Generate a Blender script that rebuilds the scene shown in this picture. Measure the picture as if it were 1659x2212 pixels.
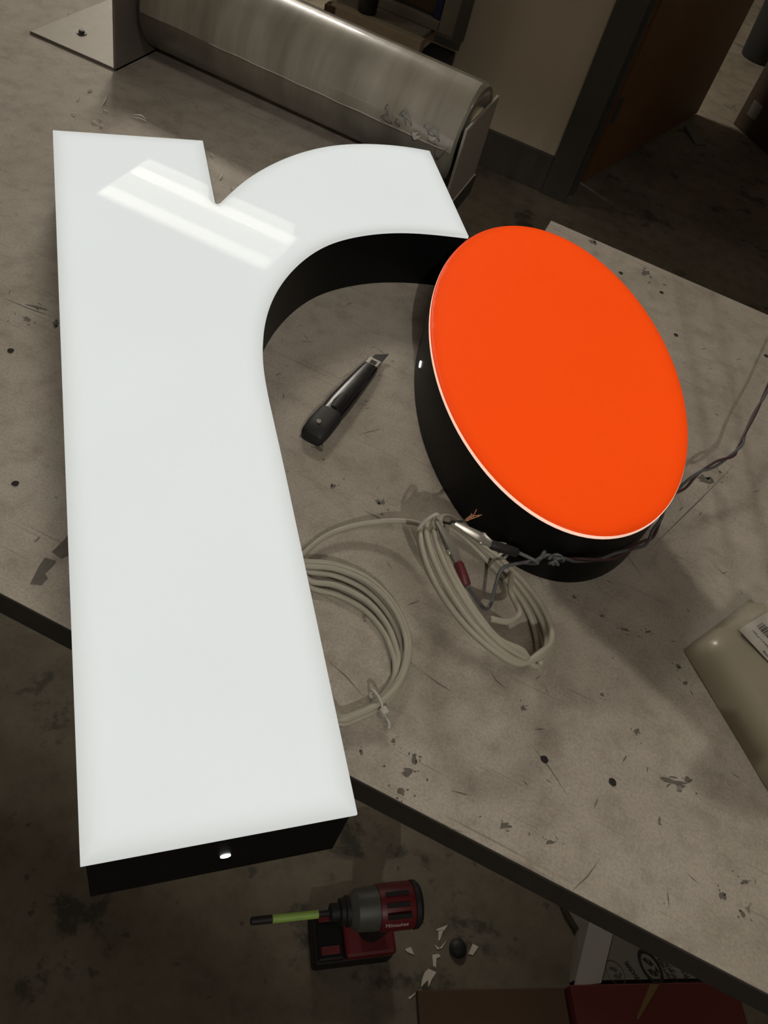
import bpy, bmesh, math, random
from mathutils import Vector, Matrix
random.seed(7)
S = bpy.context.scene
COL = S.collection
for o in list(bpy.data.objects):
    bpy.data.objects.remove(o)

# ------------------------------------------------------------------ camera, world, exposure
cam = bpy.data.cameras.new('camera'); camo = bpy.data.objects.new('camera', cam); COL.objects.link(camo)
camo.location = (0, 0, 1.4966); camo.rotation_mode = 'XYZ'; camo.rotation_euler = (0.6988, -0.2223, 0.4076)
cam.sensor_fit = 'VERTICAL'; cam.sensor_height = 24; cam.sensor_width = 18; cam.lens = 1803.4 / 2212 * 24
cam.clip_start = 0.02; cam.clip_end = 100
S.camera = camo
wd = bpy.data.worlds.new('world'); S.world = wd; wd.use_nodes = True
wd.node_tree.nodes['Background'].inputs[0].default_value = (1.0, 0.93, 0.82, 1)
wd.node_tree.nodes['Background'].inputs[1].default_value = 0.02
S.view_settings.view_transform = 'Standard'; S.view_settings.look = 'None'
S.view_settings.exposure = 0.0; S.view_settings.gamma = 1.0; S.view_settings.use_curve_mapping = False
# (name, centre, size x, size y, lens radiance): the light of each ceiling troffer; the troffer bodies are built further down
CEIL = 3.6
LAMPS = [('a', (-2.42, 4.35, 3.52), 1.2, .58, 39), ('b', (3.0, 1.7, 3.52), .6, .3, 5),
         ('c', (.75, -.25, 3.52), 1.2, .58, 3.4), ('d', (-3.4, 1.7, 3.52), 1.2, .58, 3)]  # troffer c is an added fill light for the table front and floor
# clamp-on work light behind the camera, aimed at the table
WORK = (1.10, -2.30, 3.30); AIM = (.08, .54, .9)
wl = bpy.data.lights.new('work_light_lamp', 'SPOT'); wl.energy = 140; wl.color = (1.0, .93, .82); wl.shadow_soft_size = .007
wl.spot_size = math.radians(23); wl.spot_blend = .65
wlo = bpy.data.objects.new('work_light_lamp', wl); COL.objects.link(wlo); wlo.location = WORK
wlo.rotation_euler = (Vector(AIM) - Vector(WORK)).to_track_quat('-Z', 'Y').to_euler()
WARM = (1.0, .92, .80)

# ------------------------------------------------------------------ helpers
def link(o, parent=None):
    COL.objects.link(o)
    if parent is not None: o.parent = parent
    return o
def mesh_obj(name, verts, faces, mat, parent=None, smooth=False, loc=None):
    me = bpy.data.meshes.new(name); me.from_pydata([tuple(v) for v in verts], [], faces); me.update()
    bm = bmesh.new(); bm.from_mesh(me); bmesh.ops.recalc_face_normals(bm, faces=bm.faces); bm.to_mesh(me); bm.free()
    o = bpy.data.objects.new(name, me); link(o, parent)
    if mat: me.materials.append(mat)
    if smooth:
        for p in me.polygons: p.use_smooth = True
    if loc: o.location = loc
    return o
def bm_obj(name, bm, mat, parent=None, smooth=False, auto=None):
    me = bpy.data.meshes.new(name); bmesh.ops.recalc_face_normals(bm, faces=bm.faces); bm.to_mesh(me); bm.free()
    o = bpy.data.objects.new(name, me); link(o, parent)
    if mat: me.materials.append(mat)
    if smooth or auto:
        for p in me.polygons: p.use_smooth = True
    if auto:
        me.set_sharp_from_angle(angle=math.radians(auto))
    return o
def thing(name, label, cat, loc=(0, 0, 0), rz=0, group=None):
    o = bpy.data.objects.new(name, None); o.empty_display_size = .05; link(o)
    o.location = loc; o.rotation_euler = (0, 0, rz); o['label'] = label; o['category'] = cat
    if group: o['group'] = group
    return o
def tag(o, label, cat, group=None):
    o['label'] = label; o['category'] = cat
    if group: o['group'] = group
    return o
def struct(o):
    o['kind'] = 'structure'; return o
def add_box(bm, x0, x1, y0, y1, z0, z1, M=None, bev=0):
    r = bmesh.ops.create_cube(bm, size=1)
    vs = r['verts']
    for v in vs: v.co = Vector(((x0 + x1) / 2 + v.co.x * (x1 - x0), (y0 + y1) / 2 + v.co.y * (y1 - y0), (z0 + z1) / 2 + v.co.z * (z1 - z0)))
    if bev:
        es = list({e for v in vs for e in v.link_edges})
        rr = bmesh.ops.bevel(bm, geom=es, offset=bev, segments=2, affect='EDGES', profile=.5)
        vs = list({v for f in rr['faces'] for v in f.verts} | {v for v in vs if v.is_valid})
    if M is not None:
        for v in vs: v.co = M @ v.co
    return vs
def box(name, x0, x1, y0, y1, z0, z1, mat, parent=None, bev=0, M=None):
    bm = bmesh.new(); add_box(bm, x0, x1, y0, y1, z0, z1, M, bev); return bm_obj(name, bm, mat, parent)
def lathe(bm, prof, seg=32, M=None):          # prof: (r, h) along local z
    rings = []
    for r, h in prof:
        rings.append([bm.verts.new((M or Matrix()) @ Vector((r * math.cos(2 * math.pi * i / seg), r * math.sin(2 * math.pi * i / seg), h))) for i in range(seg)])
    for a, b in zip(rings, rings[1:]):
        for i in range(seg): bm.faces.new((a[i], a[(i + 1) % seg], b[(i + 1) % seg], b[i]))
    bm.faces.new(rings[0][::-1]); bm.faces.new(rings[-1])
def frame_to(p, d, up=(0, 0, 1)):             # matrix with local z along d, at p
    z = Vector(d).normalized(); x = Vector(up).cross(z)
    if x.length < 1e-5: x = Vector((1, 0, 0)).cross(z)
    x.normalize(); y = z.cross(x)
    M = Matrix((x, y, z)).transposed().to_4x4(); M.translation = Vector(p); return M
def frame_x(p, d, up=(0, 0, 1)):              # local x along d, local z towards up
    x = Vector(d).normalized(); y = Vector(up).cross(x).normalized(); z = x.cross(y)
    M = Matrix((x, y, z)).transposed().to_4x4(); M.translation = Vector(p); return M
def catmull(pts, n=8, closed=False):
    P = [Vector(p) for p in pts]; out = []; N = len(P)
    rng = range(N if closed else N - 1)
    for i in rng:
        if closed: a, b, c, d = P[i - 1], P[i], P[(i + 1) % N], P[(i + 2) % N]
        else: a, b, c, d = P[max(i - 1, 0)], P[i], P[i + 1], P[min(i + 2, N - 1)]
        for k in range(n):
            t = k / n
            out.append(.5 * ((2 * b) + (c - a) * t + (2 * a - 5 * b + 4 * c - d) * t * t + (3 * b - a - 3 * c + d) * t ** 3))
    if not closed: out.append(P[-1])
    return out
def add_tube(bm, pts, r, seg=8, closed=False, n=6):
    C = catmull(pts, n, closed); N = len(C); rings = []
    t0 = (C[1] - C[0]).normalized(); nrm = t0.orthogonal().normalized()
    for i, p in enumerate(C):
        t = (C[(i + 1) % N] - C[i - 1]) if (closed or 0 < i < N - 1) else (C[1] - C[0] if i == 0 else C[-1] - C[-2])
        t.normalize(); nrm = (nrm - t * nrm.dot(t)).normalized(); b = t.cross(nrm)
        rr = r(i / max(N - 1, 1)) if callable(r) else r
        rings.append([bm.verts.new(p + nrm * (rr * math.cos(2 * math.pi * k / seg)) + b * (rr * math.sin(2 * math.pi * k / seg))) for k in range(seg)])
    pairs = list(zip(rings, rings[1:]))
    for a, b in pairs:
        for k in range(seg): bm.faces.new((a[k], a[(k + 1) % seg], b[(k + 1) % seg], b[k]))
    if closed:
        a, b = rings[-1], rings[0]
        best = min(range(seg), key=lambda s: (a[0].co - b[s].co).length)
        for k in range(seg): bm.faces.new((a[k], a[(k + 1) % seg], b[(k + 1 + best) % seg], b[(k + best) % seg]))
    else:
        bm.faces.new(rings[0][::-1]); bm.faces.new(rings[-1])
def tube(name, pts, r, mat, parent=None, seg=8, closed=False, n=6):
    bm = bmesh.new(); add_tube(bm, pts, r, seg, closed, n); return bm_obj(name, bm, mat, parent, smooth=True)
def prism(name, poly, z0, z1, mat, parent=None, bev=0, M=None):
    bm = bmesh.new()
    a = [bm.verts.new((x, y, z0)) for x, y in poly]; b = [bm.verts.new((x, y, z1)) for x, y in poly]
    n = len(poly); bm.faces.new(a[::-1]); bm.faces.new(b)
    for i in range(n): bm.faces.new((a[i], a[(i + 1) % n], b[(i + 1) % n], b[i]))
    bmesh.ops.recalc_face_normals(bm, faces=bm.faces)
    if bev: bmesh.ops.bevel(bm, geom=list(bm.edges), offset=bev, segments=2, affect='EDGES')
    if M is not None: bmesh.ops.transform(bm, matrix=M, verts=bm.verts)
    return bm_obj(name, bm, mat, parent)
def text(name, body, size, mat, parent, M, extrude=0.0, sx=1.0, align='LEFT'):
    cu = bpy.data.curves.new(name, 'FONT'); cu.body = body; cu.size = size; cu.extrude = extrude; cu.align_x = align
    t = bpy.data.objects.new(name + '_tmp', cu); COL.objects.link(t)
    dg = bpy.context.evaluated_depsgraph_get(); me = bpy.data.meshes.new_from_object(t.evaluated_get(dg))
    bpy.data.objects.remove(t); bpy.data.curves.remove(cu)
    me.name = name; me.transform(M @ Matrix.Diagonal((sx, 1, 1, 1)))
    o = bpy.data.objects.new(name, me); link(o, parent); me.materials.clear(); me.materials.append(mat); return o
def offset(poly, d):                          # offset a CCW polygon inwards by d
    n = len(poly); out = []
    for i in range(n):
        p0, p1, p2 = Vector(poly[i - 1]), Vector(poly[i]), Vector(poly[(i + 1) % n])
        a = (p1 - p0).normalized(); b = (p2 - p1).normalized()
        na, nb = Vector((-a.y, a.x)), Vector((-b.y, b.x)); m = (na + nb)
        m = m / max(m.length_squared, .35) * 2
        out.append(tuple(p1 + m * d))
    return out
def ccw(poly):
    A = sum(poly[i - 1][0] * poly[i][1] - poly[i][0] * poly[i - 1][1] for i in range(len(poly)))
    return poly if A > 0 else poly[::-1]

# ------------------------------------------------------------------ materials
def nodes(name):
    m = bpy.data.materials.new(name); m.use_nodes = True; nt = m.node_tree; return m, nt, nt.nodes['Principled BSDF']
def plain(name, col, rough=.5, metal=0, var=.12, scale=40, spec=.5, bump=0, coat=0):
    m, nt, b = nodes(name)
    tc = nt.nodes.new('ShaderNodeTexCoord'); nz = nt.nodes.new('ShaderNodeTexNoise'); nz.inputs['Scale'].default_value = scale
    nz.inputs['Detail'].default_value = 5
    nt.links.new(tc.outputs['Object'], nz.inputs['Vector'])
    mx = nt.nodes.new('ShaderNodeMix'); mx.data_type = 'RGBA'
    mx.inputs[6].default_value = tuple(c * (1 - var) for c in col) + (1,); mx.inputs[7].default_value = tuple(min(1, c * (1 + var)) for c in col) + (1,)
    nt.links.new(nz.outputs['Fac'], mx.inputs[0]); nt.links.new(mx.outputs[2], b.inputs['Base Color'])
    b.inputs['Roughness'].default_value = rough; b.inputs['Metallic'].default_value = metal; b.inputs['Specular IOR Level'].default_value = spec
    b.inputs['Coat Weight'].default_value = coat
    if bump:
        bp = nt.nodes.new('ShaderNodeBump'); bp.inputs['Strength'].default_value = bump; bp.inputs['Distance'].default_value = .002
        nt.links.new(nz.outputs['Fac'], bp.inputs['Height']); nt.links.new(bp.outputs['Normal'], b.inputs['Normal'])
    return m
def N(nt, typ, **kw):
    n = nt.nodes.new(typ)
    for k, v in kw.items():
        if k in n.inputs: n.inputs[k].default_value = v
        else: setattr(n, k, v)
    return n
def ramp(nt, src, stops):
    r = nt.nodes.new('ShaderNodeValToRGB'); cr = r.color_ramp
    while len(cr.elements) < len(stops): cr.elements.new(.5)
    for e, (p, c) in zip(cr.elements, stops): e.position = p; e.color = c if len(c) == 4 else tuple(c) + (1,)
    nt.links.new(src, r.inputs[0]); return r.outputs[0]
def mixc(nt, fac, a, b, blend='MIX'):
    m = nt.nodes.new('ShaderNodeMix'); m.data_type = 'RGBA'; m.blend_type = blend
    for i, s in ((0, fac), (6, a), (7, b)):
        if isinstance(s, (int, float)): m.inputs[i].default_value = s
        elif isinstance(s, tuple): m.inputs[i].default_value = s if len(s) == 4 else s + (1,)
        else: nt.links.new(s, m.inputs[i])
    return m.outputs[2]
def table_mat():
    m, nt, b = nodes('worn_grey_table_board'); L = nt.links
    tc = nt.nodes.new('ShaderNodeTexCoord'); V = tc.outputs['Object']
    big = N(nt, 'ShaderNodeTexNoise', Scale=5.0, Detail=6.0, Roughness=.6); L.new(V, big.inputs['Vector'])
    mid = N(nt, 'ShaderNodeTexNoise', Scale=38.0, Detail=8.0, Roughness=.65); L.new(V, mid.inputs['Vector'])
    fine = N(nt, 'ShaderNodeTexNoise', Scale=420.0, Detail=3.0); L.new(V, fine.inputs['Vector'])
    c = ramp(nt, big.outputs['Fac'], [(.3, (.355, .318, .268)), (.55, (.425, .385, .33)), (.75, (.46, .425, .37))])
    c = mixc(nt, .55, c, ramp(nt, mid.outputs['Fac'], [(.3, (.30, .28, .26)), (.5, (.5, .5, .5)), (.72, (.60, .60, .60))]), 'OVERLAY')
    c = mixc(nt, .35, c, ramp(nt, fine.outputs['Fac'], [(.35, (.32, .32, .32)), (.6, (.56, .56, .56))]), 'OVERLAY')
    # fine knife scratches: noise stretched along two directions
    for k, (ang, sc) in enumerate(((.5, (6, 260, 1)), (-.65, (5, 300, 1)), (1.2, (7, 340, 1)))):
        mp = N(nt, 'ShaderNodeMapping'); mp.inputs['Rotation'].default_value = (0, 0, ang); mp.inputs['Scale'].default_value = sc
        L.new(V, mp.inputs['Vector'])
        nz = N(nt, 'ShaderNodeTexNoise', Scale=1.0, Detail=2.0, Roughness=.5); L.new(mp.outputs[0], nz.inputs['Vector'])
        f = ramp(nt, nz.outputs['Fac'], [(.69, (0, 0, 0)), (.74, (.55, .55, .55))])
        c = mixc(nt, f, c, (.19, .165, .135))
    # dark specks and paint flecks
    vo = N(nt, 'ShaderNodeTexVoronoi', Scale=36.0); 
    wv = N(nt, 'ShaderNodeTexNoise', Scale=90.0, Detail=4.0); L.new(V, wv.inputs['Vector'])
    va = nt.nodes.new('ShaderNodeVectorMath'); va.operation = 'MULTIPLY_ADD'; L.new(wv.outputs['Color'], va.inputs[0]); va.inputs[1].default_value = (.02, .02, 0); L.new(V, va.inputs[2])
    L.new(va.outputs[0], vo.inputs['Vector'])
    sp = ramp(nt, vo.outputs['Distance'], [(.045, (1, 1, 1)), (.10, (0, 0, 0))])
    gate = ramp(nt, mid.outputs['Fac'], [(.54, (0, 0, 0)), (.60, (1, 1, 1))])
    c = mixc(nt, mixc(nt, 1.0, sp, gate, 'MULTIPLY'), c, (.15, .135, .115))
    L.new(c, b.inputs['Base Color']); b.inputs['Roughness'].default_value = .62; b.inputs['Specular IOR Level'].default_value = .25
    bp = N(nt, 'ShaderNodeBump', Strength=.15, Distance=.001); L.new(fine.outputs['Fac'], bp.inputs['Height']); L.new(bp.outputs[0], b.inputs['Normal'])
    return m
def floor_mat():
    m, nt, b = nodes('stained_concrete_floor'); L = nt.links
    tc = nt.nodes.new('ShaderNodeTexCoord'); V = tc.outputs['Object']
    big = N(nt, 'ShaderNodeTexNoise', Scale=2.2, Detail=7.0, Roughness=.6); L.new(V, big.inputs['Vector'])
    mid = N(nt, 'ShaderNodeTexNoise', Scale=16.0, Detail=9.0, Roughness=.7); L.new(V, mid.inputs['Vector'])
    c = ramp(nt, big.outputs['Fac'], [(.3, (.115, .096, .071)), (.52, (.152, .13, .098)), (.72, (.20, .176, .138))])
    c = mixc(nt, .7, c, ramp(nt, mid.outputs['Fac'], [(.3, (.28, .28, .26)), (.5, (.5, .5, .5)), (.75, (.68, .66, .64))]), 'OVERLAY')
    st = N(nt, 'ShaderNodeTexNoise', Scale=5.5, Detail=8.0, Roughness=.68); 
    mp = N(nt, 'ShaderNodeMapping'); mp.inputs['Location'].default_value = (3.1, 1.7, 0); L.new(V, mp.inputs['Vector']); L.new(mp.outputs[0], st.inputs['Vector'])
    c = mixc(nt, ramp(nt, st.outputs['Fac'], [(.57, (0, 0, 0)), (.62, (.8, .8, .8))]), c, (.043, .046, .036))
    s2 = N(nt, 'ShaderNodeTexNoise', Scale=30.0, Detail=6.0); L.new(mp.outputs[0], s2.inputs['Vector'])
    c = mixc(nt, ramp(nt, s2.outputs['Fac'], [(.66, (0, 0, 0)), (.70, (.7, .7, .7))]), c, (.05, .05, .042))
    L.new(c, b.inputs['Base Color']); b.inputs['Roughness'].default_value = .7; b.inputs['Specular IOR Level'].default_value = .3
    return m
def lit_face(name, base, emit, strength, dim, rough=.02, spec=.005):
    # back-lit acrylic: glow falls off towards the rim, where the trim keeps the LEDs at a distance (vertex attribute 'glow')
    m, nt, b = nodes(name); L = nt.links
    at = nt.nodes.new('ShaderNodeAttribute'); at.attribute_name = 'glow'
    tc = nt.nodes.new('ShaderNodeTexCoord'); nz = N(nt, 'ShaderNodeTexNoise', Scale=6.0, Detail=2.0); L.new(tc.outputs['Object'], nz.inputs['Vector'])
    mr = N(nt, 'ShaderNodeMapRange'); mr.inputs['To Min'].default_value = strength * .96; mr.inputs['To Max'].default_value = strength * 1.04; L.new(nz.outputs['Fac'], mr.inputs['Value'])
    mu = nt.nodes.new('ShaderNodeMath'); mu.operation = 'MULTIPLY'; L.new(mr.outputs[0], mu.inputs[0]); L.new(at.outputs['Fac'], mu.inputs[1])
    L.new(mu.outputs[0], b.inputs['Emission Strength'])
    L.new(mixc(nt, at.outputs['Fac'], dim, emit), b.inputs['Emission Color'])
    b.inputs['Base Color'].default_value = base + (1,); b.inputs['Roughness'].default_value = rough; b.inputs['Specular IOR Level'].default_value = spec
    return m
def emit(name, col, s):
    m, nt, b = nodes(name); b.inputs['Base Color'].default_value = (.8, .8, .8, 1)
    b.inputs['Emission Color'].default_value = col + (1,); b.inputs['Emission Strength'].default_value = s; return m
def film_mat(name='clear_stretch_film_roll', k=1.0):
    m, nt, b = nodes(name); L = nt.links
    tc = nt.nodes.new('ShaderNodeTexCoord'); V = tc.outputs['Object']
    mp = N(nt, 'ShaderNodeMapping'); mp.inputs['Scale'].default_value = (26, 3, 3); L.new(V, mp.inputs['Vector'])
    nz = N(nt, 'ShaderNodeTexNoise', Scale=1.0, Detail=5.0, Roughness=.6); L.new(mp.outputs[0], nz.inputs['Vector'])
    n2 = N(nt, 'ShaderNodeTexNoise', Scale=9.0, Detail=3.0); L.new(V, n2.inputs['Vector'])
    c = ramp(nt, nz.outputs['Fac'], [(.28, (.23 * k, .205 * k, .17 * k)), (.5, (.33 * k, .305 * k, .255 * k)), (.72, (.43 * k, .405 * k, .35 * k))])
    c = mixc(nt, .5, c, ramp(nt, n2.outputs['Fac'], [(.35, (.36, .36, .36)), (.65, (.62, .62, .62))]), 'OVERLAY')
    L.new(c, b.inputs['Base Color']); b.inputs['Roughness'].default_value = .32; b.inputs['Specular IOR Level'].default_value = .45
    b.inputs['Coat Weight'].default_value = .7; b.inputs['Coat Roughness'].default_value = .06
    bp = N(nt, 'ShaderNodeBump', Strength=.1, Distance=.003); L.new(nz.outputs['Fac'], bp.inputs['Height']); L.new(bp.outputs[0], b.inputs['Normal'])
    return m
def glassy(name, col, rough, alpha):
    m, nt, b = nodes(name); b.inputs['Base Color'].default_value = col + (1,); b.inputs['Roughness'].default_value = rough
    b.inputs['Alpha'].default_value = alpha; b.inputs['Specular IOR Level'].default_value = .8
    nz = N(nt, 'ShaderNodeTexNoise', Scale=70.0, Detail=3.0); bp = N(nt, 'ShaderNodeBump', Strength=.5, Distance=.004)
    nt.links.new(nz.outputs['Fac'], bp.inputs['Height']); nt.links.new(bp.outputs[0], b.inputs['Normal']); return m
MT = dict(
    table=table_mat(), floor=floor_mat(), film=film_mat('shaded_inner_film', .62), filmtop=film_mat(),  # inner roll film is the same film darkened, its shading put into colour
    edge=plain('dark_table_edge', (.022, .019, .015), .7, scale=90, var=.4),
    leg=plain('grey_steel_leg', (.12, .12, .12), .5, .6),
    wface=lit_face('lit_white_acrylic', (.30, .31, .31), (.90, .945, .935), .665, (.80, .77, .69)),
    oface=lit_face('lit_orange_vinyl', (.33, .03, .004), (1.0, .073, .004), .74, (1.0, .05, .003), rough=.35, spec=.1),
    orim=lit_face('lit_pink_acrylic_rim', (.5, .4, .36), (.95, .60, .45), .85, (.95, .6, .45)),
    black=plain('black_painted_aluminium', (.0045, .0045, .005), .42, 0, spec=.18, var=.1),
    hole=emit('led_light_in_drain_hole', (.95, .97, 1.0), 3.0),
    bplastic=plain('black_plastic', (.010, .010, .012), .28, spec=.5),
    bplastic2=plain('matt_black_rubber', (.013, .013, .014), .6),
    steel=plain('brushed_steel', (.42, .40, .37), .38, .9, scale=120),
    chrome=plain('nickel_plated_steel', (.62, .60, .55), .25, .75),
    plate=plain('grey_steel_plate', (.235, .215, .185), .5, .25, scale=60),
    cable=plain('off_white_cable_jacket', (.42, .395, .325), .5, spec=.4, scale=60),
    ties=plain('clear_nylon_zip_tie', (.55, .53, .48), .35),
    copper=plain('bare_copper_strands', (.45, .22, .13), .35, .9),
    gwire=plain('grey_wire_jacket', (.10, .105, .115), .45, scale=60),
    mwire=plain('maroon_wire_jacket', (.075, .032, .036), .5),
    redboot=plain('dark_red_vinyl_boot', (.115, .017, .026), .5),
    mark=plain('dark_paint_stain', (.13, .118, .10), .7, scale=200, var=.35),
    mark2=plain('faded_stain', (.23, .207, .175), .7, scale=200, var=.35),
    holed=plain('dark_drilled_hole', (.02, .017, .014), .9),
    bit=plain('white_film_scrap', (.85, .83, .78), .12),
    wall=plain('painted_drywall', (.66, .58, .46), .8, scale=3, var=.10),
    base=plain('dark_grey_vinyl_base', (.085, .08, .072), .6, var=.2, scale=8),
    jamb=plain('grey_painted_steel_frame', (.075, .073, .066), .5, var=.2, scale=8),
    door=plain('brown_wood_door', (.19, .095, .038), .55, scale=6, var=.25),
    beige=plain('beige_painted_wood', (.36, .30, .21), .6, scale=12, var=.2),
    brown=plain('brown_cardboard', (.075, .042, .022), .8, scale=10, var=.2),
    cardb=plain('dark_cardboard_box', (.035, .02, .010), .8, scale=10, var=.2),
    post=plain('weathered_grey_wood', (.20, .18, .14), .7, scale=14, var=.25),
    blue=plain('navy_blue_tape', (.018, .022, .085), .6),
    sticker=plain('grey_paper_label', (.11, .10, .085), .7, scale=90, var=.5),
    rlow=plain('red_tool_housing', (.125, .009, .013), .45),
    gearg=plain('grey_gear_case', (.10, .105, .095), .45, .3),
    lime=plain('lime_green_bit_sleeve', (.34, .55, .12), .5),
    white=plain('white_print', (.55, .5, .47), .6),
    ink=plain('black_print', (.008, .008, .007), .8),
    carton=plain('grey_board_carton', (.17, .165, .135), .8, scale=20),
    redbox=plain('dark_red_box', (.10, .011, .008), .75, scale=10),
    yellow=plain('dull_yellow_tape', (.16, .10, .025), .7),
    strip=glassy('translucent_plastic_strip', (.42, .40, .38), .3, .75),
    paper=plain('torn_white_paper', (.62, .58, .50), .8),
    bag=plain('cream_foam_in_clear_film', (.42, .385, .29), .35, spec=.5, scale=10, var=.15, coat=.15),
    wrap=glassy('clear_crinkled_film', (.85, .83, .78), .08, .09),
    label=plain('white_paper_label', (.50, .47, .42), .6, scale=30, var=.05),
    ceil=plain('grey_ceiling', (.42, .41, .38), .9), housing=plain('white_enamel_housing', (.7, .7, .68), .5),
)

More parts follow.
